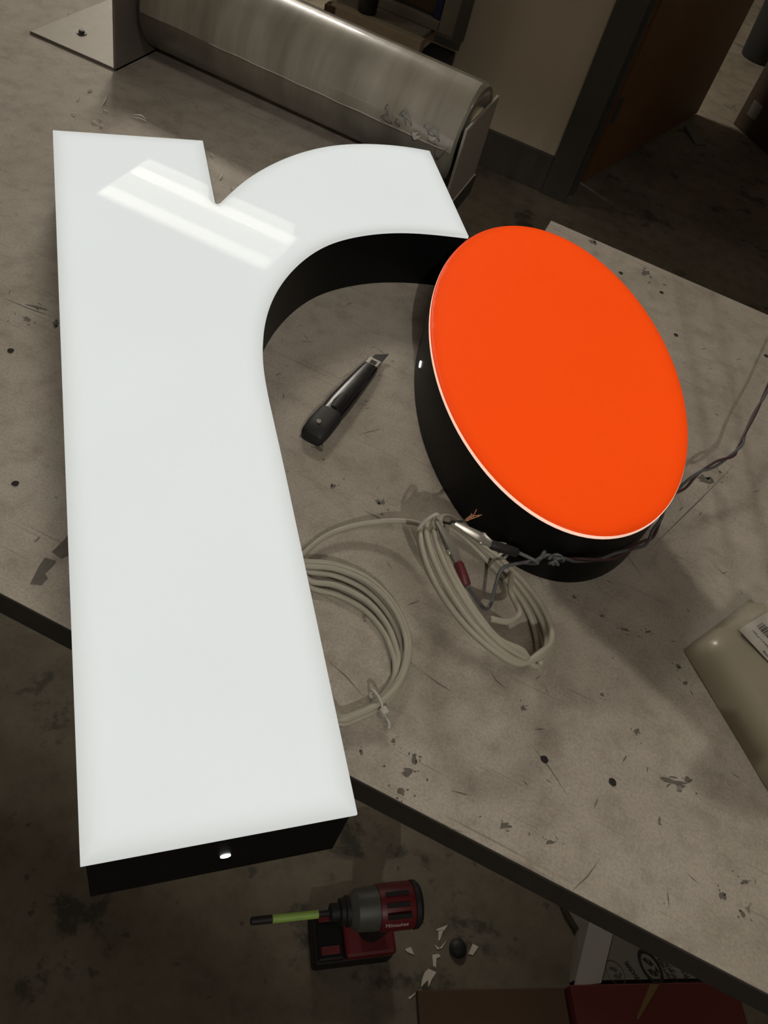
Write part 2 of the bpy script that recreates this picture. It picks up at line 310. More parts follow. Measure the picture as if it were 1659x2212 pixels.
# world positions (metres) of cables, marks and small things
P = {'bag': [(0.2263, 0.5324, 0.925), (0.2635, 0.5991, 0.925), (0.3022, 0.4493, 0.925), (0.2632, 0.5604, 0.925), (0.2922, 0.5412, 0.925)],
 'bagtext': [(0.2729, 0.5648, 0.931), (0.2885, 0.5516, 0.931), (0.2854, 0.547, 0.931), (0.2902, 0.5427, 0.931)],
 'barcode': [(0.2771, 0.5726, 0.931), (0.2822, 0.581, 0.931), (0.2887, 0.5601, 0.931)],
 'black_boot': [(0.0471, 0.5028, 0.954), (0.0251, 0.4928, 0.96)],
 'black_clip': [(0.0251, 0.4928, 0.96), (-0.0129, 0.4857, 0.972)],
 'blob_dark': (0.2915, 0.5003, 0.0),
 'blots': [((0.2113, 0.7767), 0.0136, 0.0122), ((0.0393, 0.3097), 0.0033, 0.0067), ((0.0383, 0.2975), 0.0059, 0.0051), ((0.0188, 0.3156), 0.0026, 0.0027),
           ((0.2397, 0.3976), 0.0171, 0.0037), ((0.2506, 0.4057), 0.0043, 0.0041), ((0.1208, 0.2947), 0.0082, 0.0031), ((0.1051, 0.3964), 0.0033, 0.0034),
           ((0.0403, 0.2814), 0.005, 0.0042), ((0.2015, 0.427), 0.0044, 0.0035), ((0.1648, 0.4455), 0.0027, 0.0027), ((0.2247, 0.512), 0.0038, 0.004),
           ((0.2337, 0.4983), 0.0033, 0.003), ((-0.0187, 1.1751), 0.0074, 0.0091), ((0.0679, 1.1542), 0.0115, 0.0125), ((-0.1682, 0.5631), 0.0076, 0.0051),
           ((-0.1903, 0.5707), 0.0048, 0.0052), ((-0.0885, 0.534), 0.0084, 0.0047), ((-0.1352, 0.5268), 0.0046, 0.0047), ((-0.499, 0.5499), 0.0062, 0.0059),
           ((-0.474, 0.561), 0.0045, 0.0103), ((-0.502, 0.5719), 0.0181, 0.003), ((0.2914, 0.326), 0.0039, 0.0042), ((0.3079, 0.3455), 0.0065, 0.0022),
           ((0.3088, 0.3201), 0.0039, 0.0041), ((0.1161, 0.533), 0.0038, 0.0027), ((0.1458, 0.5272), 0.0034, 0.0027), ((0.1697, 0.5242), 0.0067, 0.0021),
           ((0.1909, 0.5342), 0.0059, 0.0021), ((0.1357, 0.3628), 0.0016, 0.0016), ((0.2275, 0.8014), 0.0031, 0.0039), ((0.0001, 0.2945), 0.0018, 0.0033),
           ((0.0205, 0.2931), 0.0018, 0.0018), ((0.1572, 0.3003), 0.0067, 0.0021)],
 'boxfar': [(0.297, 4.6116, 0.0), (0.5017, 4.4118, 0.0)],
 'carton': [(0.4365, 0.6541, 0.02), (0.4775, 0.6236, 0.02), (0.4909, 0.5305, 0.02)],
 'coil1_inner': [(-0.1, 0.4062, 0.906), (-0.0765, 0.4113, 0.906), (-0.0488, 0.4091, 0.906), (-0.0256, 0.3964, 0.906), (-0.0106, 0.3797, 0.906),
                 (-0.0049, 0.3632, 0.906), (-0.0075, 0.345, 0.906), (-0.0165, 0.3282, 0.906), (-0.0316, 0.315, 0.906)],
 'coil1_outer': [(-0.1195, 0.425, 0.906), (-0.0942, 0.4389, 0.906), (-0.0637, 0.4423, 0.906), (-0.0342, 0.432, 0.906), (-0.0106, 0.4108, 0.906),
                 (0.0014, 0.3868, 0.906), (0.0041, 0.3588, 0.906), (-0.0026, 0.3338, 0.906), (-0.0148, 0.3156, 0.906), (-0.0244, 0.3058, 0.906)],
 'coil2': [(0.0352, 0.4647, 0.9385), (0.0624, -0.0419, -0.0065), (0.4429, 0.7378, -0.5093)],
 'ct_l1': [(0.6568, 0.6166, 0.02), (0.6178, 0.6506, 0.02)],
 'ct_l2': [(0.6664, 0.6212, 0.02), (0.6315, 0.6524, 0.02)],
 'ct_num': [(0.6031, 0.5914, 0.02), (0.563, 0.6181, 0.02)],
 'ct_oval': [(0.6126, 0.6222, 0.02), (0.588, 0.6409, 0.02), (0.624, 0.6357, 0.02)],
 'ct_oval2': [(0.5548, 0.5845, 0.02), (0.5367, 0.5956, 0.02), (0.5652, 0.5959, 0.02)],
 'ct_rf': [(0.6842, 0.6393, 0.02), (0.6677, 0.6554, 0.02)],
 'drain_o': (-0.1247, 0.7163, 0.9282),
 'drain_r': (-0.0494, 0.1714, 0.9321),
 'film_bits': [((-0.7385, 0.9563, 0.901), (-0.7403, 0.966, 0.901)), ((-0.7073, 0.9697, 0.901), (-0.7192, 0.9994, 0.901)),
               ((-0.6993, 0.9636, 0.901), (-0.6911, 0.9635, 0.901)), ((-0.6926, 0.9243, 0.901), (-0.6811, 0.9245, 0.901)),
               ((-0.6787, 0.9272, 0.901), (-0.6735, 0.9259, 0.901)), ((-0.6656, 0.9758, 0.901), (-0.6419, 0.9801, 0.901)),
               ((-0.6673, 0.9815, 0.901), (-0.6475, 0.9852, 0.901)), ((-0.7433, 0.9887, 0.901), (-0.7416, 0.9969, 0.901)),
               ((-0.5387, 0.975, 0.901), (-0.5284, 0.9687, 0.901)), ((-0.4951, 0.9243, 0.901), (-0.4988, 0.9365, 0.901)),
               ((-0.4753, 0.9178, 0.901), (-0.4676, 0.9177, 0.901)), ((-0.7224, 0.9215, 0.901), (-0.7162, 0.9249, 0.901)),
               ((-0.6908, 0.9411, 0.901), (-0.6837, 0.9363, 0.901))],
 'shadow_plate': [(0.5557, -0.7709), (0.5949, -0.7877), (0.6264, -0.8008), (0.6517, -0.8113), (0.6421, -0.8271), (0.6407, -0.8352), (0.6484, -0.8393),
                (0.6614, -0.8393), (0.6762, -0.8354), (0.6975, -0.8306), (0.7064, -0.7761), (0.6656, -0.7488), (0.6417, -0.7334), (0.6197, -0.7152),
                (0.6002, -0.6978), (0.5796, -0.6793), (0.5549, -0.6961), (0.5426, -0.7429)],
 'holes': [(0.1914, 0.3714, 0.9), (0.1344, 0.3617, 0.9), (0.0981, 1.1214, 0.9), (0.1347, 1.0332, 0.9), (0.2582, 1.0781, 0.9), (-0.3699, 0.3687, 0.9),
           (0.0353, 1.1255, 0.9), (-0.4812, 0.5019, 0.9)],
 'knife': [(-0.1799, 0.5649, 0.908), (-0.1727, 0.7358, 0.904)],
 'knife_marks': [(-0.1804, 0.5932, 0.914), (-0.1806, 0.6156, 0.914), (-0.1771, 0.6973, 0.914), (-0.174, 0.7094, 0.914)],
 'lead_oval': [('NONE', 1425, 1130, 0.05767266877355737, 0.4431612677304577), ('NONE', 1400, 1158, 0.10769528954530072, 0.24635126837408072),
               (0.1469, 0.5872, 0.94), (0.1319, 0.5637, 0.9427), (0.1168, 0.549, 0.9427), (0.1016, 0.5398, 0.9407), (0.0904, 0.5353, 0.9397),
               (0.0814, 0.5331, 0.9383)],
 'lead_oval2': [(0.1186, 0.5505, 0.9481), (0.135, 0.5677, 0.9441), (0.0724, 0.532, 0.9386), (0.0659, 0.5315, 0.938), (0.0574, 0.5318, 0.9298),
                (0.0504, 0.5325, 0.9231)],
 'lead_right': [(0.2673, 1.0676, 0.935), (0.2516, 0.9473, 0.935), (0.2413, 0.8881, 0.935), (0.2342, 0.8423, 0.934), (0.2316, 0.8161, 0.932),
                (0.2251, 0.7966, 0.93), (0.2102, 0.7732, 0.928), (0.1958, 0.7497, 0.926), (0.1836, 0.719, 0.926)],
 'link': [(-0.1233, 0.4279, 0.906), (-0.1142, 0.4605, 0.907), (-0.0975, 0.4843, 0.909), (-0.0734, 0.5028, 0.914), (-0.0498, 0.5096, 0.922),
          (-0.0303, 0.5007, 0.935), (-0.0155, 0.4877, 0.945)],
 'red': [(0.4811, 0.526, 0.03), (0.7597, 0.6657, 0.03), (0.7659, 0.5978, 0.03), (0.2428, 0.4092, 0.03)],
 'red_boot': [(0.0181, 0.4273, 0.974), (0.0057, 0.4381, 0.98)],
 'red_clip': [(0.0057, 0.4381, 0.98), (-0.0267, 0.4694, 0.982)],
 'red_wire': [(0.0479, 0.5074, 0.948), (0.043, 0.498, 0.935), (0.0426, 0.4852, 0.925), (0.0455, 0.4679, 0.92), (0.0436, 0.4577, 0.92), (0.0349, 0.4488, 0.935),
              (0.0252, 0.4343, 0.96), (0.0181, 0.4273, 0.974)],
 'scraps': [[(0.2471, 0.5123), (0.263, 0.5284), (0.2604, 0.5165), (0.2493, 0.511)], [(0.2513, 0.5128), (0.2587, 0.5165), (0.2587, 0.4979), (0.256, 0.4982)],
            [(0.2519, 0.4883), (0.2628, 0.4872), (0.2692, 0.5047), (0.2664, 0.489), (0.2596, 0.4841)],
            [(0.2547, 0.4723), (0.2643, 0.4786), (0.2687, 0.476), (0.2632, 0.4702), (0.2675, 0.4569), (0.2621, 0.4573)],
            [(0.2527, 0.4421), (0.2565, 0.45), (0.2706, 0.4508), (0.2672, 0.4377), (0.2664, 0.4246), (0.2617, 0.4343), (0.255, 0.4192), (0.2522, 0.4305)],
            [(0.2411, 0.3956), (0.253, 0.4137), (0.2572, 0.418), (0.25, 0.4064), (0.2446, 0.3951)],
            [(0.209, 0.4593), (0.217, 0.4671), (0.2265, 0.4585), (0.2142, 0.4571)], [(0.3134, 0.5201), (0.324, 0.5197), (0.3193, 0.5031), (0.3112, 0.5015)],
            [(0.3363, 0.4448), (0.3461, 0.4555), (0.345, 0.449), (0.3368, 0.4435)]],
 'scratches': [((0.1171, 0.3705), (0.1618, 0.3406)), ((-0.008, 0.3892), (0.014, 0.383)), ((0.1966, 0.3093), (0.18, 0.2714)),
               ((0.0132, 0.385), (0.0496, 0.3791)), ((0.1496, 0.6188), (0.1744, 0.5946)), ((0.2372, 0.6573), (0.2637, 0.6464)),
               ((-0.0608, 0.3538), (-0.0151, 0.3371)), ((-0.1002, 0.5157), (-0.0645, 0.5126)), ((-0.1974, 0.6683), (-0.1914, 0.6917)),
               ((-0.5426, 0.5624), (-0.475, 0.5698)), ((-0.1823, 0.6481), (-0.1501, 0.6503)), ((0.0666, 0.4164), (0.0873, 0.4057)),
               ((0.1653, 0.6154), (0.2481, 0.8422)), ((0.0708, 0.2741), (0.0966, 0.2762)), ((-0.1452, 0.6034), (-0.1251, 0.6304)),
               ((0.1154, 0.427), (0.1233, 0.419))],
 'strip': [(0.4914, 0.6499, 0.02), (0.5365, 0.647, 0.02), (0.5339, 0.5558, 0.02), (0.4909, 0.5305, 0.02)],
 'tape': [[(-0.3013, 0.3513), (-0.3, 0.3422), (-0.3004, 0.3259), (-0.2898, 0.3243), (-0.2869, 0.3307), (-0.2949, 0.3426)],
          [(-0.3014, 0.3185), (-0.3002, 0.31), (-0.2949, 0.2919), (-0.2868, 0.2954), (-0.2868, 0.3033), (-0.2913, 0.3058), (-0.2909, 0.317), (-0.292, 0.3207)]],
 'yellow': [(0.6125, 0.5899, 0.031), (0.6281, 0.5974, 0.031), (0.5995, 0.528, 0.031)]}

# ------------------------------------------------------------------ room shell
struct(box('floor', -5, 5, -4.5, 8.2, -.05, 0, MT['floor']))
struct(box('ceiling', -5, 5, -4.5, 8.2, CEIL, CEIL + .05, MT['ceil']))
struct(box('wall_left', -5.1, -5, -4.5, 8.2, 0, CEIL, MT['wall']))
struct(box('wall_right', 5, 5.1, -4.5, 8.2, 0, CEIL, MT['wall']))
struct(box('wall_front', -5, 5, -4.6, -4.5, 0, CEIL, MT['wall']))
struct(box('wall_far', -5, 5, 8.2, 8.3, 0, CEIL, MT['wall']))
# partition wall with the open doorway, behind the table
WY = 3.16
bm = bmesh.new()
add_box(bm, -1.3, -.24, WY, WY + .16, 0, 2.6); add_box(bm, -.24, .80, WY, WY + .16, 2.12, 2.6); add_box(bm, .80, 3.2, WY, WY + .16, 0, 2.6)
struct(bm_obj('wall_back', bm, MT['wall']))
struct(box('baseboard_back', -1.3, -.315, WY - .012, WY + .001, 0, .142, MT['base'], bev=.003))
struct(box('baseboard_right', .86, 3.2, WY - .012, WY + .001, 0, .142, MT['base'], bev=.003))
bm = bmesh.new()     # steel door frame: two jambs and the head
for x0, x1 in ((-.315, -.215), (.775, .875)): add_box(bm, x0, x1, WY - .02, WY + .20, 0, 2.15)
add_box(bm, -.215, .775, WY - .02, WY + .20, 2.05, 2.15)
for x0, x1 in ((-.215, -.20), (.76, .775)): add_box(bm, x0, x1, WY + .06, WY + .14, 0, 2.05)
struct(bm_obj('trim_1', bm, MT['jamb']))
# door leaf, hinged on the left jamb and swung into the next room
dd = Vector((.119 + .184, 4.54 - 3.375)); da = math.atan2(dd.y, dd.x)
dM = Matrix.Translation((-.186, 3.37, 0)) @ Matrix.Rotation(da, 4, 'Z')
door = struct(box('door_1', -.012, dd.length, 0, .045, .012, 2.04, MT['door'], bev=.002, M=dM))
bm = bmesh.new(); lathe(bm, [(.012, 0), (.012, .04), (.028, .045), (.03, .07), (.02, .08)], 20, dM @ frame_to((dd.length - .07, 0, 1.0), (0, -1, 0)))
bm_obj('door_handle', bm, MT['steel'], door, auto=40)
for z in (.25, 1.05, 1.8):
    bm = bmesh.new(); lathe(bm, [(.009, 0), (.009, .1)], 12, dM @ Matrix.Translation((-.008, -.006, z))); bm_obj('hinge', bm, MT['jamb'], door)

# ------------------------------------------------------------------ worktable
TZ = .9
tb = thing('worktable', 'worn grey worktable with scratched top and dark edge under the lit letters', 'table', (0, .7, 0))
def T(o):                                     # parent to the table, keeping world coordinates
    o.parent = tb; o.matrix_parent_inverse = Matrix.Translation((0, -.7, 0)); return o
top = [(-1.7, .274), (1.25, .274), (1.25, 1.185), (-.089, 1.185), (-.089, 1.0), (-.226, 1.0), (-.226, 1.224), (-.45, 1.224), (-.45, 1.36), (-1.7, 1.36)]
T(prism('tabletop', top, TZ - .028, TZ, MT['table']))
bm = bmesh.new()                              # dark edge strip round the board
ins = offset(ccw(top), -.0015); n = len(top); tp = ccw(top)
for i in range(n):
    a, b, c, d = tp[i], tp[(i + 1) % n], ins[(i + 1) % n], ins[i]
    vs = [bm.verts.new((p[0], p[1], z)) for z in (TZ - .030, TZ - .0012) for p in (a, b, c, d)]
    for f in ((0, 1, 2, 3), (4, 7, 6, 5), (0, 4, 5, 1), (1, 5, 6, 2), (2, 6, 7, 3), (3, 7, 4, 0)): bm.faces.new([vs[k] for k in f])
T(bm_obj('edge_band', bm, MT['edge']))
for x, y in ((-1.62, .36), (1.17, .36), (1.17, 1.10), (-1.62, 1.28)):
    bm = bmesh.new(); add_box(bm, x - .03, x + .03, y - .03, y + .03, 0, TZ - .03, bev=.004); T(bm_obj('leg', bm, MT['leg']))
bm = bmesh.new(); add_box(bm, -1.6, 1.15, .45, .49, TZ - .10, TZ - .03); add_box(bm, -1.6, 1.15, 1.06, 1.10, TZ - .10, TZ - .03)
T(bm_obj('apron_rail', bm, MT['leg']))
def blob(bm, cx, cy, rx, ry, z, k=11, ang=None, jag=.45):
    a0 = random.uniform(0, 3) if ang is None else ang
    vs = []
    for i in range(k):
        a = 2 * math.pi * i / k; r = 1 + random.uniform(-jag, jag)
        x, y = rx * r * math.cos(a), ry * r * math.sin(a)
        vs.append(bm.verts.new((cx + x * math.cos(a0) - y * math.sin(a0), cy + x * math.sin(a0) + y * math.cos(a0), z)))
    bm.faces.new(vs)
bm = bmesh.new()
for (c, rx, ry) in P['blots']:
    blob(bm, c[0], c[1], rx * .62, ry * .62, TZ + .0003, 13, random.uniform(.2, .8))
    for k in range(4):
        blob(bm, c[0] + random.gauss(0, rx * 1.1), c[1] + random.gauss(0, ry * 1.1), rx * .2, ry * .2, TZ + .0003, 7)
for poly in P['tape']:
    q = [bm.verts.new((x, y, TZ + .0004)) for x, y in poly]; bm.faces.new(q)
for a, b in P['scratches']:
    a, b = Vector(a), Vector(b); t = (b - a); nn = Vector((-t.y, t.x)).normalized(); w = random.uniform(.0003, .0006); mid = (a + b) / 2 + nn * random.uniform(-.002, .002)
    vs = [bm.verts.new((p.x, p.y, TZ + .0003)) for p in (a, mid - nn * w, b, mid + nn * w)]; bm.faces.new(vs)
for k in range(150):                          # short knife nicks and specks
    x, y = random.uniform(-.75, .4), random.uniform(.3, 1.1); a = random.gauss(.1, .9); l = random.uniform(.002, .009); w = random.uniform(.0003, .0007)
    t = Vector((math.cos(a), math.sin(a))) * l; nn = Vector((-t.y, t.x)).normalized() * w; c = Vector((x, y))
    vs = [bm.verts.new((p.x, p.y, TZ + .0002)) for p in (c - t, c - nn, c + t, c + nn)]; bm.faces.new(vs)
o = T(bm_obj('surface_marks', bm, MT['mark'])); o['kind'] = 'stuff'; o['label'] = 'dark stains, tape residue and knife marks'
for h in P['holes']:
    bm = bmesh.new(); blob(bm, h[0], h[1], .0034, .0032, TZ + .0005, 12, jag=.1); T(bm_obj('drilled_hole', bm, MT['holed']))

# ------------------------------------------------------------------ lit channel letters
FT = .0766                                    # overall height of a letter
R = [(-.6219, .7609), (-.4922, .87), (-.4117, .7628), (-.4086, .7621), (-.4074, .7658), (-.4093, .7918), (-.411, .8149), (-.4107, .8354), (-.4095, .8546), (-.4063, .8821), (-.4018, .9084), (-.393, .9396), (-.3816, .9676), (-.3694, .9891), (-.3556, 1.0094), (-.3382, 1.0284), (-.3193, 1.0458), (-.2992, 1.0605), (-.2832, 1.0704), (-.2679, 1.0771), (-.1535, .9168), (-.1746, .9035), (-.1939, .8916), (-.212, .8782), (-.2293, .8632), (-.2451, .8458), (-.2591, .8256), (-.2718, .8039), (-.2802, .7847), (-.2855, .7615), (-.2886, .7348), (-.2882, .7083), (-.2865, .6855), (-.2829, .6646), (-.2783, .6444), (-.2719, .625), (-.2647, .6071), (-.256, .5886), (-.2468, .5713), (-.2396, .559), (-.2319, .5475), (-.2209, .5317), (-.2087, .5153), (-.195, .4981), (-.1785, .4764), (-.1626, .4555), (-.1454, .4326), (.015, .2188), (-.1156, .1159)]
def smooth_seg(a, b):                         # smoothed run of outline points a..b (inclusive)
    pts = [Vector((x, y, 0)) for x, y in R[a:b + 1]]
    for _ in range(2): pts = [pts[0]] + [(pts[i - 1] + 2 * pts[i] + pts[i + 1]) / 4 for i in range(1, len(pts) - 1)] + [pts[-1]]
    return [(p.x, p.y) for p in catmull(pts, 3)]
outline = R[0:4] + smooth_seg(4, 19) + smooth_seg(20, 46) + R[47:]
outline = ccw(outline)
from mathutils.geometry import delaunay_2d_cdt
def letter_face(name, poly, z0, z1, mat, parent, falloff, side_glow):
    """acrylic slab: side wall, small rounded shoulder, top meshed so that 'glow' can follow the distance to the rim"""
    bm = bmesh.new(); gl = bm.verts.layers.float.new('glow'); n = len(poly); rings = []
    rim = offset(poly, .0014)
    for q, z, g in [(poly, z0, side_glow), (poly, z1 - .0012, side_glow), (offset(poly, .0005), z1 - .0004, side_glow * .98), (rim, z1, side_glow * .97)]:
        ring = []
        for p in q:
            v = bm.verts.new((p[0], p[1], z)); v[gl] = g; ring.append(v)
        rings.append(ring)
    for a, b in zip(rings, rings[1:]):
        for i in range(n): bm.faces.new((a[i], a[(i + 1) % n], b[(i + 1) % n], b[i]))
    bm.faces.new(rings[0][::-1])
    segs = [(Vector(rim[i - 1]), Vector(rim[i])) for i in range(n)]
    def dist(p):
        m = 9.0
        for a, b in segs:
            d = b - a; t = max(0, min(1, (p - a).dot(d) / max(d.length_squared, 1e-12))); m = min(m, (p - a - d * t).length_squared)
        return math.sqrt(m)
    def inside(p):
        r = False
        for a, b in segs:
            if (a.y > p.y) != (b.y > p.y) and p.x < (b.x - a.x) * (p.y - a.y) / (b.y - a.y) + a.x: r = not r
        return r
    pts = [Vector(p) for p in rim]; step = .0075
    xs, ys = [p[0] for p in rim], [p[1] for p in rim]
    y = min(ys); row = 0
    while y < max(ys):
        x = min(xs) + (step / 2 if row % 2 else 0)
        while x < max(xs):
            p = Vector((x, y))
            if inside(p) and dist(p) > .0028: pts.append(p)
            x += step
        y += step * .87; row += 1
    for d in (.0024, .005):                     # two dense rows next to the rim
        for p in offset(rim, d):
            p = Vector(p)
            if inside(p) and dist(p) > d * .8: pts.append(p)
    co, _, fc, _, _, _ = delaunay_2d_cdt(pts, [(i, (i + 1) % n) for i in range(n)], [], 1, 1e-6)
    vs = []
    for p in co:
        d = dist(p); v = bm.verts.new((p.x, p.y, z1)); t = min(1, d / falloff); v[gl] = side_glow * .97 + (1 - side_glow * .97) * (1 - (1 - t) ** 2); vs.append(v)
    for f in fc:
        q = sum((co[k] for k in f), Vector((0, 0))) / len(f)
        if inside(q): bm.faces.new([vs[k] for k in f])
    bmesh.ops.remove_doubles(bm, verts=bm.verts, dist=1e-5)
    return bm_obj(name, bm, mat, parent, auto=50)
def letter_can(name, poly, z0, z1, parent, inset):
    q = offset(poly, inset); return prism(name, q, z0, z1, MT['black'], parent)
lr = thing('channel_letter', 'big glowing white letter r with black sides lying across the table edge', 'lit sign', (-.3, .5, TZ))
def sub(o, part):                              # a piece of a part; parts sit at the world origin
    o.parent = part; return o
def keep(o, par):
    o.parent = par; o.matrix_parent_inverse = Matrix.Translation(par.location).inverted(); return o
keep(letter_face('face', outline, TZ + FT - .0042, TZ + FT, MT['wface'], None, .016, .86), lr)
keep(letter_can('side_return', outline, TZ + .0006, TZ + FT - .0043, None, .0026), lr)
bm = bmesh.new(); nrm = Vector((math.sin(.6636), -math.cos(.6636), 0))
lathe(bm, [(.0034, -.002), (.0034, .0006)], 20, frame_to(Vector(P['drain_r']) , nrm)); o = keep(bm_obj('drain_hole', bm, MT['hole']), lr); o['label'] = 'small round hole leaking bright light'
EC, EA, EB, ET = Vector((.0035, .7694)), .2488, .1415, 1.9549
def ell(d, k=120):
    out = []
    for i in range(k):
        a = 2 * math.pi * i / k; x, y = (EA + d) * math.cos(a), (EB + d) * math.sin(a)
        out.append((EC.x + x * math.cos(ET) - y * math.sin(ET), EC.y + x * math.sin(ET) + y * math.cos(ET)))
    return ccw(out)
ov = thing('channel_oval', 'glowing orange oval sign with black sides beside the letter r', 'lit sign', (EC.x, EC.y, TZ))
keep(letter_face('face', ell(-.0006), TZ + FT - .0014, TZ + FT, MT['oface'], None, .012, .84), ov)
o = keep(letter_face('acrylic_rim', ell(0), TZ + FT - .0048, TZ + FT - .0016, MT['orim'], None, .01, 1.0), ov); o['label'] = 'pale glowing acrylic edge under the orange face'
keep(letter_can('side_return', ell(-.0024), TZ + .0006, TZ + FT - .0049, None, 0.0), ov)
dp = Vector(P['drain_o']); e = Vector((dp.x, dp.y)) - EC; u = e.x * math.cos(ET) + e.y * math.sin(ET); v = -e.x * math.sin(ET) + e.y * math.cos(ET)
g = Vector((u / EA ** 2, v / EB ** 2)); gn = Vector((g.x * math.cos(ET) - g.y * math.sin(ET), g.x * math.sin(ET) + g.y * math.cos(ET), 0)).normalized()
bm = bmesh.new(); lathe(bm, [(.0038, -.003), (.0038, .0012)], 20, frame_to(dp, gn)); o = keep(bm_obj('drain_hole', bm, MT['hole']), ov); o['label'] = 'small round hole leaking bright light'

# ------------------------------------------------------------------ snap-off knife
ka, kb = Vector(P['knife'][0]), Vector(P['knife'][1]); ka.z = kb.z = TZ
kn = thing('utility_knife', 'black snap-off utility knife lying inside the curve of the letter r', 'knife', ka)
KL = (kb - ka).length; kM = frame_x(ka, kb - ka)
def loft(name, secs, mat, parent, M, k=14, flat=.0):   # secs: (x, half width, height) rounded cross-sections lying on z=0
    bm = bmesh.new(); rings = []
    for x, w, h in secs:
        ring = []
        for i in range(k):
            a = 2 * math.pi * i / k; cx, sy = math.cos(a), math.sin(a)
            p = .55
            yy = w * math.copysign(abs(cx) ** p, cx); zz = h / 2 + h / 2 * math.copysign(abs(sy) ** p, sy)
            ring.append(bm.verts.new(M @ Vector((x, yy, zz))))
        rings.append(ring)
    for a, b in zip(rings, rings[1:]):
        for i in range(k): bm.faces.new((a[i], a[(i + 1) % k], b[(i + 1) % k], b[i]))
    bm.faces.new(rings[0][::-1]); bm.faces.new(rings[-1])
    return keep(bm_obj(name, bm, mat, None, auto=60), parent)
ke = loft('end_cap', [(0, .0105, .011), (.003, .0125, .0145), (.018, .0135, .016), (.040, .0130, .016), (.043, .0122, .0152)], MT['bplastic2'], kn, kM)
kh = loft('handle', [(.043, .0124, .0150), (.060, .0128, .0155), (.095, .0115, .0145), (.125, .0098, .0135), (.136, .0088, .0125)], MT['bplastic'], kn, kM)
o = loft('slider', [(.046, .0045, .0165), (.056, .0062, .0172), (.066, .0052, .0168), (.072, .0035, .0162)], MT['bplastic2'], kn, kM)
for yy in (-.0035, .0045):
    box_o = box('handle_rib', .062, .128, yy - .0006, yy + .0006, .0125, .0152, MT['bplastic'], None, M=kM @ Matrix.Rotation(math.radians(1.2), 4, 'Y')); sub(box_o, kh)
o = box('blade_collar', .134, .149, -.0075, .0075, .003, .0112, MT['steel'], None, bev=.0012, M=kM); kc = keep(o, kn); o['label'] = 'bright steel nose piece'
o = box('collar_slot', .1385, .1445, -.0035, .0035, .0108, .0116, MT['bplastic2'], None, M=kM); sub(o, kc)
bl = prism('blade', [(.147, -.0062), (.172, -.0062), (.160, .0058), (.147, .0058)], .0058, .0066, MT['bplastic2'], None, M=kM); keep(bl, kn); bl['label'] = 'dark snap-off blade tip'
bm = bmesh.new(); lathe(bm, [(.0028, .0155), (.0026, .0166)], 14, kM @ Matrix.Translation((.017, .002, 0))); sub(bm_obj('cap_rivet', bm, MT['plate']), ke)

# ------------------------------------------------------------------ white cable coils
def coil_loops(n, fn, r, seed):
    rnd = random.Random(seed); pts = []
    for k in range(n):
        ph = [rnd.uniform(-1, 1) for _ in range(6)]
        for i in range(16):
            a = 2 * math.pi * (i / 16); f = (k + i / 16)
            pts.append(fn(a, f, ph))
    return pts
c1 = thing('cable_coil', 'flat coil of off-white cable tied with a clear zip tie beside the letter r stem', 'cable coil', (-.06, .37, TZ), group='off-white cable coils')
outer, inner = [Vector(p) for p in P['coil1_outer']], [Vector(p) for p in P['coil1_inner']]
cc = Vector((-.062, .372, TZ + .005))
inner.insert(5, (inner[4] + inner[5]) / 2)
rn1 = random.Random(5); pts = []
for k, (s_, z_) in enumerate(((0.0, .0034), (.16, .0040), (.34, .0036), (.08, .0098), (.92, .0036), (.24, .0100), (.72, .0060))):
    for i, (p, q) in enumerate(zip(outer, inner)):
        w = s_ * (1.0 if i < 5 else max(.25, 1 - .14 * (i - 4)) if s_ > .5 else 1.0)
        r = p.lerp(q, w); r.z = TZ + z_ + .0012 * math.sin(i * .8 + k); pts.append(r)
    for t in (.60, .42, .24, .10):           # back along the side of the letter, out of sight
        e_ = Vector((-.1454 + .1604 * t, .4326 - .2138 * t, 0)) + Vector((.8, .6, 0)) * (.0070 + .0008 * k); e_.z = TZ + .0034 + .0062 * (k % 3) + .001 * k; pts.append(e_)
keep(tube('cable', pts[:-4], .0026, MT['cable'], None, 10, False, 5), c1)
tp_ = Vector(P['coil1_outer'][7]) + Vector((-.0045, .0015, .002)); rad = (tp_ - cc); rad.z = 0; rad.normalize()
zt = [tp_ + rad * (.0088 * math.cos(a)) + Vector((0, 0, .0015 + .0066 * math.sin(a))) for a in [2 * math.pi * i / 14 for i in range(14)]]
z_ = keep(tube('zip_tie', zt, .0012, MT['ties'], None, 6, True, 2), c1)
zb = box('tie_head', .008, .014, -.0028, .0028, -.001, .0045, MT['ties'], None, bev=.0006, M=frame_x(tp_, rad)); sub(zb, z_)
sub(tube('tie_tail', [tp_ + rad * .013, tp_ + rad * .019 + Vector((.001, -.002, .001)), tp_ + rad * .021 + Vector((.001, -.004, -.001))], .0012, MT['ties'], None, 6), z_)

c2 = thing('cable_coil', 'off-white cable coil standing on edge against the orange oval sign', 'cable coil', (.04, .47, TZ), group='off-white cable coils')
C2, U2, V2 = [Vector(p) for p in P['coil2']]; W2 = U2.normalized().cross(V2).normalized()
if W2.z < 0: W2 = -W2
def stand(a, f, ph):
    k = int(f) % 6
    s = 1.0 + (.03, -.02, .05, -.05, .015, -.03)[k]; sp = (0, .006, -.006, .010, -.010, .003)[k]
    p = C2 + U2 * (s * math.cos(a)) + V2 * (.061 * s * math.sin(a)) + W2 * (sp * (.35 + .65 * abs(math.cos(a - .9 + .3 * ph[0]))) + .002 * math.sin(2 * a + ph[1]))
    p.z = max(p.z, TZ + .0042); return p
pts = coil_loops(6, stand, .0031, 11)
ck = keep(tube('cable', pts, .0027, MT['cable'], None, 10, False, 4), c2)
link_pts = [Vector(p) for p in P['link']]
